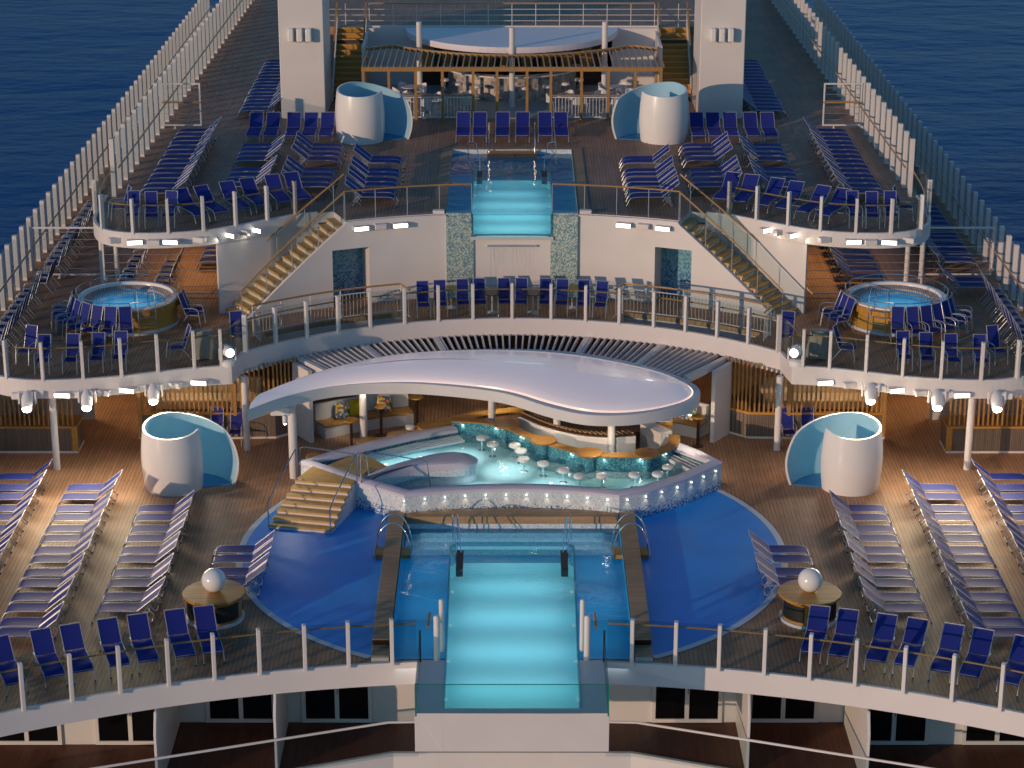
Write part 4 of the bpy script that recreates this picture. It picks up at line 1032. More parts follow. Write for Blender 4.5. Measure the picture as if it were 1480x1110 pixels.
# ------------------------------------------------------------------ cabins and balconies under the front edge
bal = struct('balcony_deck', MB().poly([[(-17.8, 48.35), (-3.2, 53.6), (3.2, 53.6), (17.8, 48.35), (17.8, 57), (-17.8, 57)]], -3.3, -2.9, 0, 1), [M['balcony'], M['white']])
struct('deck_edge_beam', MB().wall([(-17.8, 48.35), (-3.2, 53.6), (3.2, 53.6), (17.8, 48.35)], .1, -5.5, -2.86), M['white'], bal)
cw = empty('cabin_wall', (0, 55.4, -2.9), 'recessed white cabin wall below the front edge of the pool deck', 'wall')
m_ = MB(); m_.box(-1.95, 1.95, 55.36, 55.46, -2.9, -1.06)
for s in (-1, 1): m_.box(*sorted((1.95*s, 3.35*s)), 55.36, 55.46, -2.9, -.64); m_.box(*sorted((3.35*s, 9.2*s)), 55.36, 55.46, -2.9, -.36)
for s in (-1, 1):
    m_.box(*sorted((9.2*s, 17.8*s)), 54.1, 54.2, -2.9, -.36); m_.box(*sorted((9.2*s, 9.3*s)), 54.2, 55.36, -2.9, -.36)
m_.build('wall_panel', M['white'], cw)
def door(x0, x1, y, label):
    e = empty('balcony_door', ((x0+x1)/2, y, -2.9), label, 'door', 'sliding balcony doors')
    z0, z1 = -2.88, -.72; y -= .005
    f = MB(); w_ = .11
    f.box(x0, x1, y-.07, y, z0, z0+w_); f.box(x0, x1, y-.07, y, z1-w_, z1); f.box(x0, x0+w_, y-.069, y, z0+w_, z1-w_); f.box(x1-w_, x1, y-.069, y, z0+w_, z1-w_)
    xm = (x0+x1)/2; f.box(xm-.06, xm+.06, y-.069, y, z0+w_, z1-w_); fo = f.build('frame', M['white'], e, bevel=.008)
    for a, b in ((x0+w_, xm-.06), (xm+.06, x1-w_)): MB().box(a, b, y-.03, y-.01, z0+w_, z1-w_).build('pane', M['darkglass'], fo)
    MB().tube([(xm+.02, y-.09, -2.0), (xm+.02, y-.09, -1.6)], .012, 6).build('handle', M['chrome'], fo)
for s in (-1, 1):
    nm = 'left' if s < 0 else 'right'
    for x0, x1, y, l in ((3.84, 5.78, 55.36, 'sliding cabin door nearest the pool trough on the %s'), (6.49, 8.42, 55.36, 'sliding cabin door between the two white partitions on the %s'), (9.33, 11.25, 54.1, 'sliding cabin door just outside the outer partition on the %s'), (12.15, 14.05, 54.1, 'sliding cabin door at the bottom %s corner')):
        a, b = sorted((x0*s, x1*s)); door(a, b, y, l % nm)
    for x, nm2 in ((6.2, 'inner'), (9.18, 'outer')):
        yf = 53.35-(x-3.2)*.335+.1
        prof = [(yf, -2.9), (yf, -1.2), (yf+.25, -.66), (55.3, -.64), (55.3, -2.9)]
        v = [(x*s-.035, y, z) for y, z in prof]+[(x*s+.035, y, z) for y, z in prof]; n = 5
        m_ = MB().add(v, [tuple(range(n)), tuple(range(n, 2*n))[::-1]]+[(i, (i+1) % n, (i+1) % n+n, i+n) for i in range(n)])
        o = m_.build('balcony_partition', M['white'], bevel=.01); tag(o, '%s white partition between cabin balconies on the %s' % (nm2, nm), 'partition', 'white balcony partitions')
    pth = [(s*x, 53.35-max(0, x-3.2)*.335) for x in [2.5, 3.3, 5, 7, 9, 11, 13, 15, 17]]
    e = empty('balcony_rail', (4*s, 53.2, -2.9), 'thin white rail on dark glass along the cabin balconies on the %s' % nm, 'railing', 'balcony rails of the cabins')
    MB().tube([(x, y, -1.82) for x, y in pth], .035, 8).build('handrail', M['white'], e, smooth=True)
    MB().wall(pth, .012, -2.85, -1.86).build('glass_panel', M['pane'], e)

# ------------------------------------------------------------------ lamps on the deck edges
def edge_lamp(x, y, z, ang, label, lit=True):
    if lit:
        e = empty('flood_light', (x, y, z), label, 'lamp', 'lit flood panels on the deck edges')
        dx, dy = math.cos(ang), math.sin(ang); nx, ny = dy, -dx
        MB().obox((x+nx*.10, y+ny*.10, z), ang, .26, .13, .075).build('housing', M['white'], e, bevel=.01); hs = e.children[-1]
        fl_ = light('AREA', 'flood_light_beam', (x+nx*.55, y+ny*.55, z-.1), 38 if z < 4 else 2, (1, .86, .66), shape='RECTANGLE', size=.48, size_y=.12)
        fl_.rotation_euler = Vector((nx*.85, ny*.85, -.5)).to_track_quat('-Z', 'Y').to_euler()
        MB().obox((x+nx*.235, y+ny*.235, z-.005), ang, .245, .006, .062).build('light_panel', M['panelglow'], hs)
    else:
        o = MB().obox((x+math.sin(ang)*.10, y-math.cos(ang)*.10, z), ang, .2, .12, .09).build('junction_box', M['white'], bevel=.015)
        tag(o, label, 'speaker', 'unlit white boxes on the deck edges')
def on(path, x):
    for a, b in zip(path, path[1:]):
        if min(a[0], b[0]) <= x <= max(a[0], b[0]) and abs(a[0]-b[0]) > 1e-6:
            t = (x-a[0])/(b[0]-a[0]); return a[1]+(b[1]-a[1])*t, math.atan2(b[1]-a[1], b[0]-a[0])
    return None
for s in (-1, 1):
    nm = 'left' if s < 0 else 'right'
    for k, x in enumerate((-12.7, -11.45, -9.5, -8.65)):
        y, a = on(ULOBE[6:], x); a = a if s < 0 else -a
        edge_lamp(x*s, y-.03, 5.87, a, '%s lit flood panel from outside on the %s upper balcony edge' % (ordn[k], nm))
    for k, x in enumerate((-13.45, -12.05, -10.5, -9.05)):
        y, a = on(ULOBE[6:], x); a = a if s < 0 else -a
        edge_lamp(x*s, y-.03, 5.86, a, '%s unlit white box from outside on the %s upper balcony edge' % (ordn[k], nm), False)
    for k, x in enumerate((-5.24, -3.9)):
        aa = math.degrees(math.asin(x/15.2)); px_, py_ = pol(15.19, aa); ang = -R_(aa)
        edge_lamp(px_ if s < 0 else -px_, py_, 5.85, ang if s < 0 else -ang, '%s lit flood panel on the curved wall %s of the upper pool' % (('outer', 'inner')[k], nm))
    px_, py_ = pol(15.19, math.degrees(math.asin(-4.57/15.2)))
    edge_lamp(px_ if s < 0 else -px_, py_, 5.85, (R_(17.5) if s < 0 else -R_(17.5)), 'small unlit box between the two wall flood panels on the %s' % nm, False)
    for k, x in enumerate((-14.1, -12.1, -9.95)):
        y, a = on(LOBE, x); a = a if s < 0 else -a
        edge_lamp(x*s, y-.03, 2.70, a, '%s lit flood panel from outside below the %s hot tub balcony' % (ordn[k], nm))
    for k, x in enumerate((-12.85, -10.7)):
        y, a = on(LOBE, x); a = a if s < 0 else -a
        edge_lamp(x*s, y-.03, 2.68, a, '%s unlit white box below the %s hot tub balcony' % (('outer', 'inner')[k], nm), False)
def moving_head(x, y, z, s, label, tgt, hanging=True, en=500):
    e = empty('moving_head_lamp', (x, y, z), label, 'spotlight', 'white moving head spotlights')
    if hanging:
        MB().obox((x-.28*s*-1, y-.12, z+.12), 0, .24, .11, .10).build('yoke_base', M['white_gloss'], e, bevel=.03)
        dr = Vector((-.05*s, -.78, -.62)).normalized(); c0 = Vector((x, y-.28, z+.02))
    else:
        MB().lathe((x, y, z), [(.26, 0), (.26, .14), (.18, .2)], 16).build('yoke_base', M['white_gloss'], e, smooth=True)
        dr = Vector((-.35*s, -.85, .05)).normalized(); c0 = Vector((x, y, z+.48))
    q = dr.to_track_quat('Z', 'Y')
    m_ = MB().lathe((0, 0, 0), [(.12, -.30), (.17, -.25), (.20, 0), (.18, .18), (.16, .33), (.15, .34)], 20)
    m_.v = [tuple(c0+q @ Vector(p)) for p in m_.v]; hd_ = m_.build('head', M['white_gloss'], e, smooth=True)
    m_ = MB().lathe((0, 0, 0), [(.135, .345), (.12, .375), (.06, .39)], 16); m_.v = [tuple(c0+q @ Vector(p)) for p in m_.v]
    m_.build('lens', M['lampglow'] if hanging else M['panelglow'], hd_)
    for dx in (-.26, .26):
        MB().obox((c0.x+dx, c0.y+.02, c0.z+(.08 if hanging else -.12)), 0, .025, .06, .2).build('yoke_arm', M['white_gloss'], e, bevel=.01)
    if hanging:
        l = light('SPOT', 'moving_head_light', tuple(c0+dr*.44), en, (1.0, .80, .52), spot_size=R_(100), spot_blend=1.0, shadow_soft_size=.9)
        l.rotation_euler = (Vector(tgt)-c0).to_track_quat('-Z', 'Y').to_euler()
for s in (-1, 1):
    nm = 'left' if s < 0 else 'right'
    for k, x in enumerate((15.2, 13.35, 11.35)):
        y, a = on(LOBE, -x)
        moving_head(x*s, y-.05, 2.55, s, '%s lit moving head spotlight from the %s edge under the middle deck' % (ordn[k], nm), (x*s*.97, y-7.5, 0), True, 850)
    moving_head(9.1*s, 68.1, 3.14, s, 'upright moving head spotlight on the middle deck edge at the %s bend' % nm, (0, 0, 0), False)

# ------------------------------------------------------------------ towers and the grill bar at the back
for s in (-1, 1):
    nm = 'left' if s < 0 else 'right'
    e = empty('tower', (8.52*s, 92, 6.1), 'tall square white tower on the %s of the upper deck' % nm, 'tower', 'white towers of the upper deck')
    MB().box(*sorted((7.62*s, 9.43*s)), 90.4, 93.7, 6.1, 17).build('shaft', M['white'], e, bevel=.03)
    for k in range(3):
        o = MB().box(8.52*s-.53+.36*k, 8.52*s-.29+.36*k, 90.05, 90.39, 9.32, 9.86).build('wall_box', M['white_gloss'], e, bevel=.05)
    # stairs to the top terrace
    e = empty('tower_stairs', (7*s, 95.5, 6.1), 'wooden stairs between tower and grill bar on the %s' % nm, 'staircase', 'stairs to the top terrace')
    tr = MB(); ri = MB(); X = sorted((7.58*s, 6.42*s))
    for i in range(13):
        z = 6.1+2.5*(i+1)/13; y = 93.9+.27*i
        tr.box(X[0], X[1], y-.03, y+.27, z-.04, z); ri.box(X[0], X[1], y, y+.03, z-.19, z-.041)
    tr.build('tread', M['tread'], e); ri.build('riser', M['wood'], e)
    for x in (6.34, 7.6):
        MB().add([(x*s-.03, 93.8, 6.1), (x*s-.03, 97.4, 8.55), (x*s-.03, 97.4, 8.95), (x*s-.03, 93.8, 6.5), (x*s+.03, 93.8, 6.1), (x*s+.03, 97.4, 8.55), (x*s+.03, 97.4, 8.95), (x*s+.03, 93.8, 6.5)], [(0,1,2,3), (4,7,6,5), (3,2,6,7), (0,3,7,4), (1,5,6,2), (0,4,5,1)]).build('stringer', M['white'], e)
        MB().bar((x*s, 93.7, 7.15), (x*s, 97.5, 9.62), .07, .08).build('handrail', M['woodrail'], e)
        for k in range(5):
            y = 93.8+.9*k; MB().tube([(x*s, y, 6.3+.66*k*.98), (x*s, y, 7.15+.6*k)], .015, 5).build('post', M['white'], e)
top = struct('top_terrace', MB().box(-9.4, 9.4, 97.41, 126, 8.25, 8.6), [M['teak2']])
struct('deck_edge_beam', MB().box(-6.3, 6.3, 97.25, 97.4, 8.1, 8.66), M['white'], top)
e = empty('terrace_railing', (0, 97.3, 8.6), 'white tube railing with wooden top along the rear top terrace', 'railing')
m_ = MB()
for zz in (8.85, 9.1, 9.35): m_.tube([(-9.3, 97.45, zz), (9.3, 97.45, zz)], .014, 5)
m_.build('tube_rails', M['white'], e)
for i in range(19): MB().tube([(-9.3+18.6*i/18, 97.45, 8.6), (-9.3+18.6*i/18, 97.45, 9.6)], .016, 5).build('post', M['white'], e)
MB().box(-6.2, 6.2, 97.41, 97.49, 9.58, 9.64).build('handrail', M['woodrail'], e)
gb = empty('grill_bar', (0, 95, 6.1), 'open air grill bar with stone clad counter under a round roof', 'bar')
for s in (-1, 1): MB().box(*sorted((6.3*s, 4.0*s)), 97.0, 97.24, 6.1, 8.6).box(*sorted((6.3*s, 6.2*s)), 93.4, 96.99, 6.1, 8.5).build('side_wall', M['white'], gb)
MB().box(-4.0, 4.0, 97.05, 97.2, 6.1, 8.5).build('back_wall', M['darkwood'], gb)
m_ = MB()
for i in range(10):
    x = -3.9+i*.86
    m_.box(x, x+.5, 97.0, 97.04, 6.9, 8.2)
m_.build('wood_panels', M['wood'], gb)
MB().box(-6.0, 6.0, 90.45, 97.0, 6.101, 6.12).build('floor', M['greyfloor'], gb)
half = [( -4.6*math.cos(PI*i/40), 97.2-4.6*math.sin(PI*i/40)) for i in range(41)]
MB().poly([half], 8.36, 8.62).build('round_roof', M['membrane0'], gb, bevel=.03)
cnt = [(-2.7*math.cos(PI*i/30), 96.2-2.5*math.sin(PI*i/30)) for i in range(31)]
MB().wall(cnt, .15, 6.1, 7.15).build('stone_counter', M['stone'], gb)
MB().wall(offset(cnt, -.1), .45, 7.151, 7.21).build('counter_top', M['white'], gb)
for x, y, l in ((-3.9, 93.9, 'left'), (0, 92.6, 'middle'), (3.9, 93.9, 'right')):
    column(x, y, 6.1, 9.45, .12, 'white round column of the grill bar roof, %s one' % l, grp='grill bar columns')
perg = empty('wood_pergola', (0, 91, 6.1), 'wooden pergola with slatted top in front of the grill bar', 'pergola')
for x in (-6.05, -5.01, -3.92, -2.83, -1.58, -.61, .61, 1.58, 2.83, 3.92, 5.01, 6.05):
    MB().box(x-.055, x+.055, 90.25, 90.36, 6.1, 8.1).build('post', M['woodrail'], perg)
for x in (-6.05, 6.05): MB().box(x-.055, x+.055, 93.1, 93.2, 6.1, 8.1).build('post', M['woodrail'], perg)
MB().box(-6.12, 6.12, 90.22, 90.39, 8.10, 8.26).build('front_beam', M['woodrail'], perg)
def backy(x): x = abs(x); return 91.75+2.1*(min(x, 5.0)/5.0)**2.2-(max(0, x-5.0))*.6
m_ = MB(); xs = [-6.08+.255*i for i in range(49)]
for x in xs: m_.bar((x, 90.3, 8.28), (x*.995+.05*(1 if x < 0 else -1), backy(x), 8.42), .05, .09)
m_.build('slats', M['woodrail'], perg)
m_ = MB(); m_.wall([(x, backy(x)) for x in [-6.1+.305*i for i in range(41)]], .09, 8.36, 8.5); m_.build('rear_beam', M['woodrail'], perg)
rl = empty('grill_railing', (0, 90.3, 6.1), 'white baluster railing with wooden cap along the grill bar front', 'railing')
bl = MB()
for a, b in ((-6.0, -5.1), (-4.95, -3.98), (-3.86, -2.9), (-2.77, -1.64), (1.64, 2.77), (2.9, 3.86), (3.98, 4.95), (5.1, 6.0)):
    x = a
    while x <= b+.01: bl.box(x-.01, x+.01, 90.29, 90.31, 6.22, 7.0); x += .135
    bl.box(a, b, 90.28, 90.32, 6.18, 6.22); bl.box(a, b, 90.28, 90.32, 7.0, 7.04)
    MB().box(a, b, 90.25, 90.35, 7.08, 7.13).build('cap_rail', M['woodrail'], rl)
bl.build('balusters', M['white'], rl)
for a, b in ((-2.77, -1.64), (-1.52, -.67), (.67, 1.52)): MB().box(a, b, 90.34, 90.352, 6.2, 7.05).build('glass_panel', M['panegreen'], rl)
# cafe furniture in the grill bar
def cafe_chair():
    t = empty('cafe_chair', (0, 0, 0), '', 'chair', 'white cafe chairs of the grill bar')
    MB().lathe((0, 0, .42), [(.18, 0), (.22, .02), (.22, .05)], 16).build('seat', M['white_gloss'], t, smooth=True, loc=1)
    pts = [(.21*math.cos(R_(a)), .21*math.sin(R_(a))) for a in range(80, 281, 20)]
    MB().wall(pts, .03, .45, [.62+.18*math.sin(PI*i/10) for i in range(11)]).build('backrest', M['white_gloss'], t, smooth=True, loc=1)
    for a in (45, 135, 225, 315): MB().tube([(.12*math.cos(R_(a)), .12*math.sin(R_(a)), .42), (.22*math.cos(R_(a)), .22*math.sin(R_(a)), 0)], .012, 5).build('leg', M['chrome'], t, loc=1)
    return t
def cafe_table():
    t = empty('cafe_table', (0, 0, 0), '', 'table', 'round white cafe tables of the grill bar')
    MB().lathe((0, 0, .71), [(.38, 0), (.38, .03)], 24).build('table_top', M['grey'], t, loc=1)
    MB().lathe((0, 0, 0), [(.22, 0), (.2, .02), (.03, .04), (.03, .71)], 14).build('pedestal', M['chrome'], t, smooth=True, loc=1)
    return t
cc0 = cafe_chair(); ct0 = cafe_table(); usedc = [0]; tabs = [(-5.1, 91.9), (-3.6, 91.5), (-2.2, 91.6), (2.2, 91.6), (3.6, 91.5), (5.1, 91.9), (-4.3, 93.3), (4.3, 93.3)]
where = ['far left front', 'left front, second', 'left front, nearest the middle', 'right front, nearest the middle', 'right front, second', 'far right front', 'left rear', 'right rear']
for i, (x, y) in enumerate(tabs):
    o = ct0 if i == 0 else copy_tree(ct0); o.location = (x, y, 6.1); o['label'] = 'round cafe table under the wooden pergola, %s' % where[i]
    for k, a in enumerate((20+i*17, 140+i*11, 255+i*23)):
        c = cc0 if usedc[0] == 0 else copy_tree(cc0); usedc[0] += 1
        c.location = (x+.58*math.cos(R_(a)), y+.58*math.sin(R_(a)), 6.1); c.rotation_euler = (0, 0, R_(a+180)); c['label'] = 'white tub chair at the %s cafe table, %s side' % (where[i].replace(',', ''), ('right', 'left', 'near')[k])
cs = [pol(3.25, 180+a, 0, 96.2) for a in (-62, -44, -27, -9, 9, 27, 44, 62)]
for i, (x, y) in enumerate(cs):
    o = copy_tree(st0); o.location = (x, y, 6.1); o['group'] = 'white stools at the stone grill counter'; o['label'] = '%s white stool from the left at the stone clad counter' % ordn[7-i]

# ------------------------------------------------------------------ loungers
def make_lounger():
    t = empty('sun_lounger', (0, 0, 0), '', 'sun lounger')
    W_ = .268; r = .0125
    fr = MB()
    for s in (-1, 1):
        y = W_*s
        fr.tube([(.0, y, .02), (.05, y, .16), (.13, y, .29), (.24, y, .345), (.40, y, .36), (1.28, y, .36), (1.55, y, .34)], r, 6)
        fr.tube([(1.24, y, .37), (1.84, y, .85)], r, 6)
    fr.tube([(.13, -W_, .29), (.13, W_, .29)], r*.8, 5); fr.tube([(1.55, -W_, .34), (1.55, W_, .34)], r*.8, 5); fr.tube([(1.84, -W_, .85), (1.84, W_, .85)], r, 6)
    fr.build('frame', M['alu'], t, smooth=True, loc=1)
    def sheet(pts, name, mat):
        v = []; n = len(pts)
        for x, z, sag in pts:
            for k in range(5):
                u = k/4*2-1; v.append((x, u*(W_-.012), z-sag*(1-u*u)))
        f = [(i*5+k, (i+1)*5+k, (i+1)*5+k+1, i*5+k+1) for i in range(n-1) for k in range(4)]
        m_ = MB().add(v, f); m_.build(name, M[mat], t, smooth=True, loc=1)
    sheet([(.10, .27, .0), (.16, .32, .005), (.26, .358, .01), (.45, .372, .016), (.9, .372, .02), (1.24, .375, .01)], 'seat', 'sling')
    sheet([(1.26, .385, .005), (1.45, .54, .018), (1.65, .70, .018), (1.82, .838, .0)], 'backrest', 'sling')
    for s in (-1, 1):
        y = W_*s*.96
        MB().tube([(1.32, y, .34), (1.62, y, .01)], .016, 5).tube([(1.55, y, .34), (1.30, y*.9, .05)], .010, 5).build('leg', M['alu'], t, loc=1)
    MB().tube([(1.62, -W_*.96, .02), (1.62, W_*.96, .02)], .013, 5).tube([(1.60, -W_*.7, .62), (1.46, -W_*.7, .34)], .011, 5).tube([(1.60, W_*.7, .62), (1.46, W_*.7, .34)], .011, 5).build('back_support', M['alu'], t, loc=1)
    ft = MB()
    for s in (-1, 1): ft.lathe((.0, W_*s, 0), [(.022, 0), (.022, .035)], 8); ft.lathe((1.63, W_*s*.96, 0), [(.022, 0), (.022, .035)], 8)
    ft.build('rubber_feet', M['black'], t, loc=1)
    return t
L0 = make_lounger(); usedL = [0]
def lounger(x, y, z, deg, label, group):
    o = L0 if usedL[0] == 0 else copy_tree(L0); usedL[0] += 1
    o.location = (x, y, z); o.rotation_euler = (0, 0, R_(deg+random.uniform(-.7, .7))); o['label'] = label; o['group'] = group
    return o
def col(s, xf, ys, z, where, group, deg=None, dx=0.0):
    """a column of loungers lying across the ship; xf = foot end on the left side"""
    n = len(ys)
    for i, y in enumerate(sorted(ys)):
        d = deg if deg is not None else 0
        d = d if s < 0 else 180-d
        lounger((xf+dx*i+random.uniform(-.02, .02))*(-s), y+.31, z, d, 'blue lounger, %s from the front in %s' % (ordn[i], where), group)
rows = [65.11, 64.20, 63.48, 62.52, 61.83, 60.97, 60.26, 59.41, 58.78, 57.83, 57.13, 56.22, 55.52, 54.61, 53.98]
for s in (-1, 1):
    nm = 'left' if s < 0 else 'right'; q = -1
    g = 'loungers in columns on the lower deck, %s' % nm
    def C(xf, ys, z, where, g, flip=False, dx=0.0):
        # xf negative = left side coordinate of the foot end; flip = foot towards the middle
        for i, y in enumerate(sorted(ys)):
            x = (xf+dx*i+random.uniform(-.02, .02))*(1 if s < 0 else -1)
            d = (0 if s < 0 else 180) if not flip else (180 if s < 0 else 0)
            lounger(x, y+.31, z, d, 'blue lounger, %s from front, in %s' % (ordn[i], where), g)
    C(-11.43, rows[3:13], 0, 'the lower deck column by the %s shower screen' % nm, g)
    C(-13.92, rows[1:], 0, 'the middle column of the lower deck on the %s' % nm, g)
    C(-16.25, rows[:13], 0, 'the outermost column of the lower deck on the %s' % nm, g)
    C(-8.70, [59.46, 58.79, 57.88, 57.20], 0, 'the short stack over the %s white ring' % nm, g)
    fx = [-7.80, -8.50, -9.42, -10.12, -11.0, -11.68, -12.6, -13.3, -14.1]
    for i, x in enumerate(fx):
        yy = 24.3+math.sqrt(29.85**2-x*x); th = math.degrees(math.atan2(x, yy-24.3))
        lounger(x*-s, yy, 0, 90-th if s < 0 else 90+th, 'blue lounger behind the front balustrade, %s from the pool, %s side' % (ordn[i], nm), 'loungers along the front balustrade')
    U = 6.1; g = 'loungers in columns on the upper deck, %s' % nm
    C(-13.30, [77.0+.73*i for i in range(14)], U, 'the long upper column by the %s windscreen' % nm, g)
    r2 = [83.98, 83.31, 82.56, 81.80, 80.12, 79.40, 78.61, 77.91]
    C(-10.48, r2, U, 'the second upper column from the %s windscreen' % nm, g)
    C(-6.38, r2, U, 'the third upper column from the %s windscreen' % nm, g, flip=True)
    C(-4.02, [81.95, 81.42, 80.06, 79.44, 78.63, 77.99, 77.12, 76.46], U, 'the upper deck column just %s of the upper pool' % nm, g, flip=True)
    C(-11.28, [90.32+.71*i for i in range(15)], U, 'the column behind the %s tower' % nm, g)
    for i, ((x, y), a) in enumerate(zip(((-7.27, 76.3), (-7.93, 75.95), (-8.61, 75.5), (-9.25, 75.05), (-9.92, 74.55), (-10.55, 74.15)), (20, 20, 25, 25, 32, 32))):
        lounger(x*-s, y+.12, U, 90+a if s < 0 else 90-a, 'blue lounger on the %s upper balcony curve, %s from the stairs' % (nm, ordn[i]), 'loungers on the rounded upper balconies')
    for i, x in enumerate((-10.14, -9.47, -8.63, -7.97, -7.31)):
        lounger(x*-s, 86.03, U, 90, 'blue lounger in the row before the %s tower, %s from the ship side' % (nm, ordn[i]), 'row of loungers before the towers')
for i, x in enumerate((-1.92, -1.27, -.38, .41, 1.30, 1.95)):
    lounger(x, 86.07, 6.1, 90, '%s blue lounger from the left in the row behind the upper pool' % ordn[i], 'row of loungers behind the upper pool')
for i in range(12): lounger(17.05, 78.85+.72*i, 3.1, 180, 'blue lounger, %s from front, in the right outer walkway of the middle deck' % ordn[i], 'loungers on the right outer walkway')
for i, y in enumerate((75.8, 76.45)): lounger(17.0, y, 3.1, 180, ('nearer', 'farther')[i]+' of two blue loungers beside the right hot tub', 'two loungers by the right hot tub')
for i in range(8): lounger(13.4, 76.9+.76*i, 3.1, 180, 'blue lounger, %s from the front under the right upper balcony' % ordn[i], 'loungers under the right upper balcony')
for i in range(3): lounger(-11.55, 79.0+.78*i, 3.1, 0, 'shaded lounger, %s from the front under the left upper balcony' % ordn[i], 'loungers under the left upper balcony')

# ------------------------------------------------------------------ armchairs
def make_chair():
    t = empty('deck_chair', (0, 0, 0), '', 'deck chair')
    W_ = .205
    def sheet(pts, name):
        v = []; n = len(pts)
        for x, z, sag in pts:
            for k in range(5):
                u = k/4*2-1; v.append((x, u*(W_-.01), z-sag*(1-u*u)))
        MB().add(v, [(i*5+k, (i+1)*5+k, (i+1)*5+k+1, i*5+k+1) for i in range(n-1) for k in range(4)]).build(name, M['sling'], t, smooth=True, loc=1)
    sheet([(.27, .40, 0), (.24, .43, .01), (.0, .42, .025), (-.2, .40, .01)], 'seat')
    sheet([(-.22, .42, .0), (-.30, .65, .012), (-.38, .90, .012), (-.44, 1.10, 0)], 'backrest')
    for s in (-1, 1):
        y = W_*s
        MB().tube([(.27, y, .40), (-.2, y, .40), (-.45, y, 1.11)], .014, 6).build('side_frame', M['alu'], t, smooth=True, loc=1)
        MB().tube([(.33, y*1.12, 0), (.26, y*1.12, .55), (.20, y*1.12, .63), (.05, y*1.12, .65), (-.30, y*1.08, .62)], .014, 6).build('armrest', M['alu'], t, smooth=True, loc=1)
        MB().tube([(-.12, y, .40), (-.42, y*1.05, 0)], .014, 6).build('leg', M['alu'], t, smooth=True, loc=1)
    MB().tube([(-.44, -W_, 1.10), (-.44, W_, 1.10)], .013, 5).build('top_bar', M['alu'], t, loc=1)
    return t
C0 = make_chair(); usedC = [0]
def chair(x, y, z, deg, label, group):
    o = C0 if usedC[0] == 0 else copy_tree(C0); usedC[0] += 1
    o.location = (x, y, z); o.rotation_euler = (0, 0, R_(deg+random.uniform(-3, 3))); o['label'] = label; o['group'] = group
Mz = 3.1
for s in (-1, 1):
    nm = 'left' if s < 0 else 'right'; out_ = 180 if s < 0 else 0
    for i in range(10): chair(16.75*s, 68.9+.66*i, Mz, out_, 'armchair facing the sea, %s from front along the %s rail' % (ordn[i], nm), 'armchairs along the %s rail' % nm)
    if s < 0:
        for i, y in enumerate([76.1, 76.75]+[78.2+.66*k for k in range(13)]): chair(-16.6, y, Mz, 180, 'armchair facing the left rail beyond the gap, %s from the front' % ordn[i], 'armchairs along the left rail')
        for i in range(6): chair(-13.6, 75.95+.62*i, Mz, 180, 'armchair in the outer shaded row under the left balcony, %s from front' % ordn[i], 'shaded armchairs under the left balcony')
        for i in range(5): chair(-12.3, 75.85+.64*i, Mz, 180, 'armchair in the inner shaded row under the left balcony, %s from front' % ordn[i], 'shaded armchairs under the left balcony')
    angs = [7, -8, -23, -38, -53, -66, -79, -92] if s < 0 else [-7, 8, 22, 36, 50, 64, 77]
    for i, a in enumerate(angs):
        a2 = -90+a
        chair(13*s+2.28*math.cos(R_(a2)), 72.75+2.28*math.sin(R_(a2)), Mz, a2, 'armchair with its back to the %s hot tub, %s from the ladder outward' % (nm, ordn[i]), 'armchairs round the hot tubs')
    angs = [80, 92] if s < 0 else [-62, -74, -86]
    for i, a in enumerate(angs):
        a2 = -90+a
        chair(13*s+2.28*math.cos(R_(a2)), 72.75+2.28*math.sin(R_(a2)), Mz, a2, 'armchair between %s hot tub and staircase, %s from the front' % (nm, ordn[len(angs)-1-i] if s > 0 else ordn[i]), 'armchairs round the hot tubs')
    for i, (x, y) in enumerate(((-12.5, 67.9), (-13.2, 67.75), (-14.0, 67.62), (-14.88, 67.55))):
        chair(x*-s, y, Mz, -90, 'armchair at the %s balcony glass facing forward, %s from the middle' % (nm, ordn[i]), 'armchairs at the lower balcony glass')
    chair(-15.6*-s, 68.5, Mz, -105 if s < 0 else -75, 'turned armchair at the outer bend of the %s balcony glass' % nm, 'armchairs at the lower balcony glass')
    chair(-10.8*-s, 68.75, Mz, 200 if s < 0 else -20, 'lone armchair seen side on near the bend of the %s balcony' % nm, 'lone armchairs')
    chair(-9.0*-s, 70.0, Mz, -80 if s < 0 else -100, 'armchair standing by the %s light well railing' % nm, 'lone armchairs')
    for i, (x, y, a) in enumerate(((-13.55, 75.0, 200), (-12.9, 74.1, -90), (-12.25, 74.0, -85), (-11.65, 74.1, -95))):
        chair(x*-s, y, 6.1, a if s < 0 else 180-a, 'armchair on the rounded %s upper balcony, %s from the ship side' % (nm, ordn[i]), 'armchairs on the upper balconies')
    # covered stack
    e = empty('covered_chair_stack', (-9.95*-s, 69.0, Mz), 'stack under a tan canvas cover near the bend of the %s balcony' % nm, 'covered stack', 'covered stacks')
    m_ = MB(); v = []; f = []
    for j in range(7):
        z_ = j/6; rr = .42*(1-.28*z_**2)
        for k in range(20):
            a = 2*PI*k/20; r2_ = rr*(1+.07*math.sin(5*a+s)+.05*math.sin(3*a+4*z_)); v.append((-9.95*-s+r2_*math.cos(a), 69.0+.75*r2_*math.sin(a), Mz+.9*z_+.03*math.sin(3*a)))
    for j in range(6):
        for k in range(20): f.append((j*20+k, j*20+(k+1) % 20, (j+1)*20+(k+1) % 20, (j+1)*20+k))
    f.append(tuple(6*20+k for k in range(20))); m_.add(v, f).build('canvas_cover', M['canvas'], e, smooth=True)
for i, x in enumerate((-3.03, -2.45, -1.68, -1.10, -.26, .31, 1.14, 1.70, 2.45, 3.03)):
    y = CY+math.sqrt(13.25**2-x*x); chair(x, y, Mz, -90-math.degrees(math.asin(x/13.25))*-1*-.6, '%s armchair from the left in the row above the canopy' % ordn[i], 'row of armchairs above the canopy')
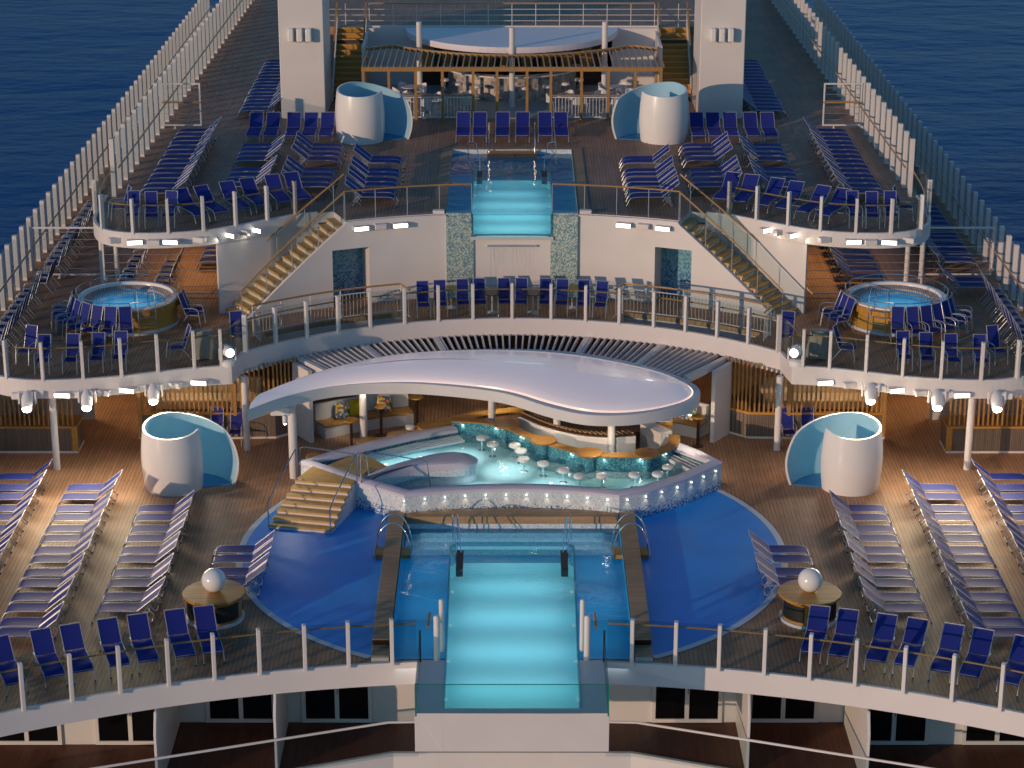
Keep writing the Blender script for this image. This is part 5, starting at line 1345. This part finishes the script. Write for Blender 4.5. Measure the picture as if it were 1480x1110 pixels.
for i, (x, y, m) in enumerate(((-2.1, 74.3, 'yellowtop'), (-.68, 73.75, 'darkwood'), (.72, 73.75, 'darkwood'), (2.08, 74.3, 'yellowtop'))):
    e = empty('side_table', (x, y, Mz), '%s round side table %s in the row of armchairs' % (('mustard', 'dark brown', 'dark brown', 'mustard')[i], ('on the left', 'left of the middle', 'right of the middle', 'on the right')[i]), 'table', 'side tables between the armchairs')
    MB().lathe((x, y, Mz+.68), [(.33, 0), (.33, .035)], 24).build('table_top', M[m], e)
    MB().lathe((x, y, Mz), [(.2, 0), (.18, .02), (.03, .05), (.03, .68)], 12).build('pedestal', M['white'], e, smooth=True)

# some dark lounge chairs by the slat walls of the lower deck
for s in (-1, 1):
    nm = 'left' if s < 0 else 'right'
    for i, x in enumerate((-9.75, -9.1)): chair(x*-s, 69.3, 0, -90, 'armchair before the slat wall behind the %s shower screen, %s one' % (nm, ('outer', 'inner')[i]), 'armchairs before the slat walls')

# warm ceiling lamps under the upper balconies (lit floor there in the photograph)
for s in (-1, 1):
    nm = 'left' if s < 0 else 'right'
    for k, y in enumerate((77.5, 80.5)):
        o = MB().lathe((11.5*s, y, 5.70), [(.12, 0), (.12, .04)], 16).build('ceiling_lamp', M['dotglow']); tag(o, '%s ceiling lamp under the %s upper balcony' % (('front', 'rear')[k], nm), 'lamp', 'ceiling lamps')
        light('SPOT', 'ceiling_lamp_light', (11.5*s, y, 5.66), 130, (1, .62, .28), spot_size=R_(130), spot_blend=.7, shadow_soft_size=.12)
    for k, (x, y) in enumerate(((11.0, 72.0), (15.5, 73.0))):
        o = MB().lathe((x*s, y, 2.66), [(.1, 0), (.1, .04)], 16).build('ceiling_lamp', M['dotglow']); tag(o, '%s ceiling lamp of the shaded lounge on the %s' % (('inner', 'outer')[k], nm), 'lamp', 'ceiling lamps')
        light('SPOT', 'ceiling_lamp_light', (x*s, y, 2.62), 190, (1, .70, .42), spot_size=R_(130), spot_blend=.7, shadow_soft_size=.12)

# ------------------------------------------------------------------ camera, sky, sun
cam_d = bpy.data.cameras.new('camera'); cam = bpy.data.objects.new('camera', cam_d); COL.objects.link(cam); sc.camera = cam
cam.location = (0, 0, 26.6); cam.rotation_euler = (R_(90-19.5), 0, 0)
cam_d.sensor_width = 36; cam_d.lens = 36*3250/1480; cam_d.clip_end = 6000; cam_d.clip_start = 1
SUN_AZ, SUN_EL = 226.0, 9.5
world = bpy.data.worlds.new('World'); sc.world = world; world.use_nodes = True
nt = world.node_tree; bg = nt.nodes['Background']; sky = nt.nodes.new('ShaderNodeTexSky'); sky.sky_type = 'NISHITA'; sky.sun_disc = False
sky.sun_elevation = R_(SUN_EL); sky.sun_rotation = R_(SUN_AZ); sky.altitude = 30; sky.air_density = 1.0; sky.dust_density = .1; sky.ozone_density = 3.5
tint = nt.nodes.new('ShaderNodeMix'); tint.data_type = 'RGBA'; tint.blend_type = 'MULTIPLY'; tint.inputs[0].default_value = 1; tint.inputs[7].default_value = (.84, 1.08, 1.14, 1)
nt.links.new(sky.outputs[0], tint.inputs[6]); nt.links.new(tint.outputs[2], bg.inputs[0]); bg.inputs[1].default_value = .105
sd = bpy.data.lights.new('sun', 'SUN'); so = bpy.data.objects.new('sun', sd); COL.objects.link(so)
sd.energy = 2.2; sd.angle = R_(.5); sd.color = (1.0, .67, .44)
v = Vector((math.sin(R_(SUN_AZ))*math.cos(R_(SUN_EL)), math.cos(R_(SUN_AZ))*math.cos(R_(SUN_EL)), math.sin(R_(SUN_EL))))
so.rotation_euler = v.to_track_quat('Z', 'Y').to_euler(); so.location = v*200
sc.render.engine = 'CYCLES'
sc.view_settings.view_transform = 'Standard'; sc.view_settings.look = 'None'; sc.view_settings.exposure = 0; sc.view_settings.gamma = 1
sc.cycles.transparent_max_bounces = 24; sc.cycles.max_bounces = 8
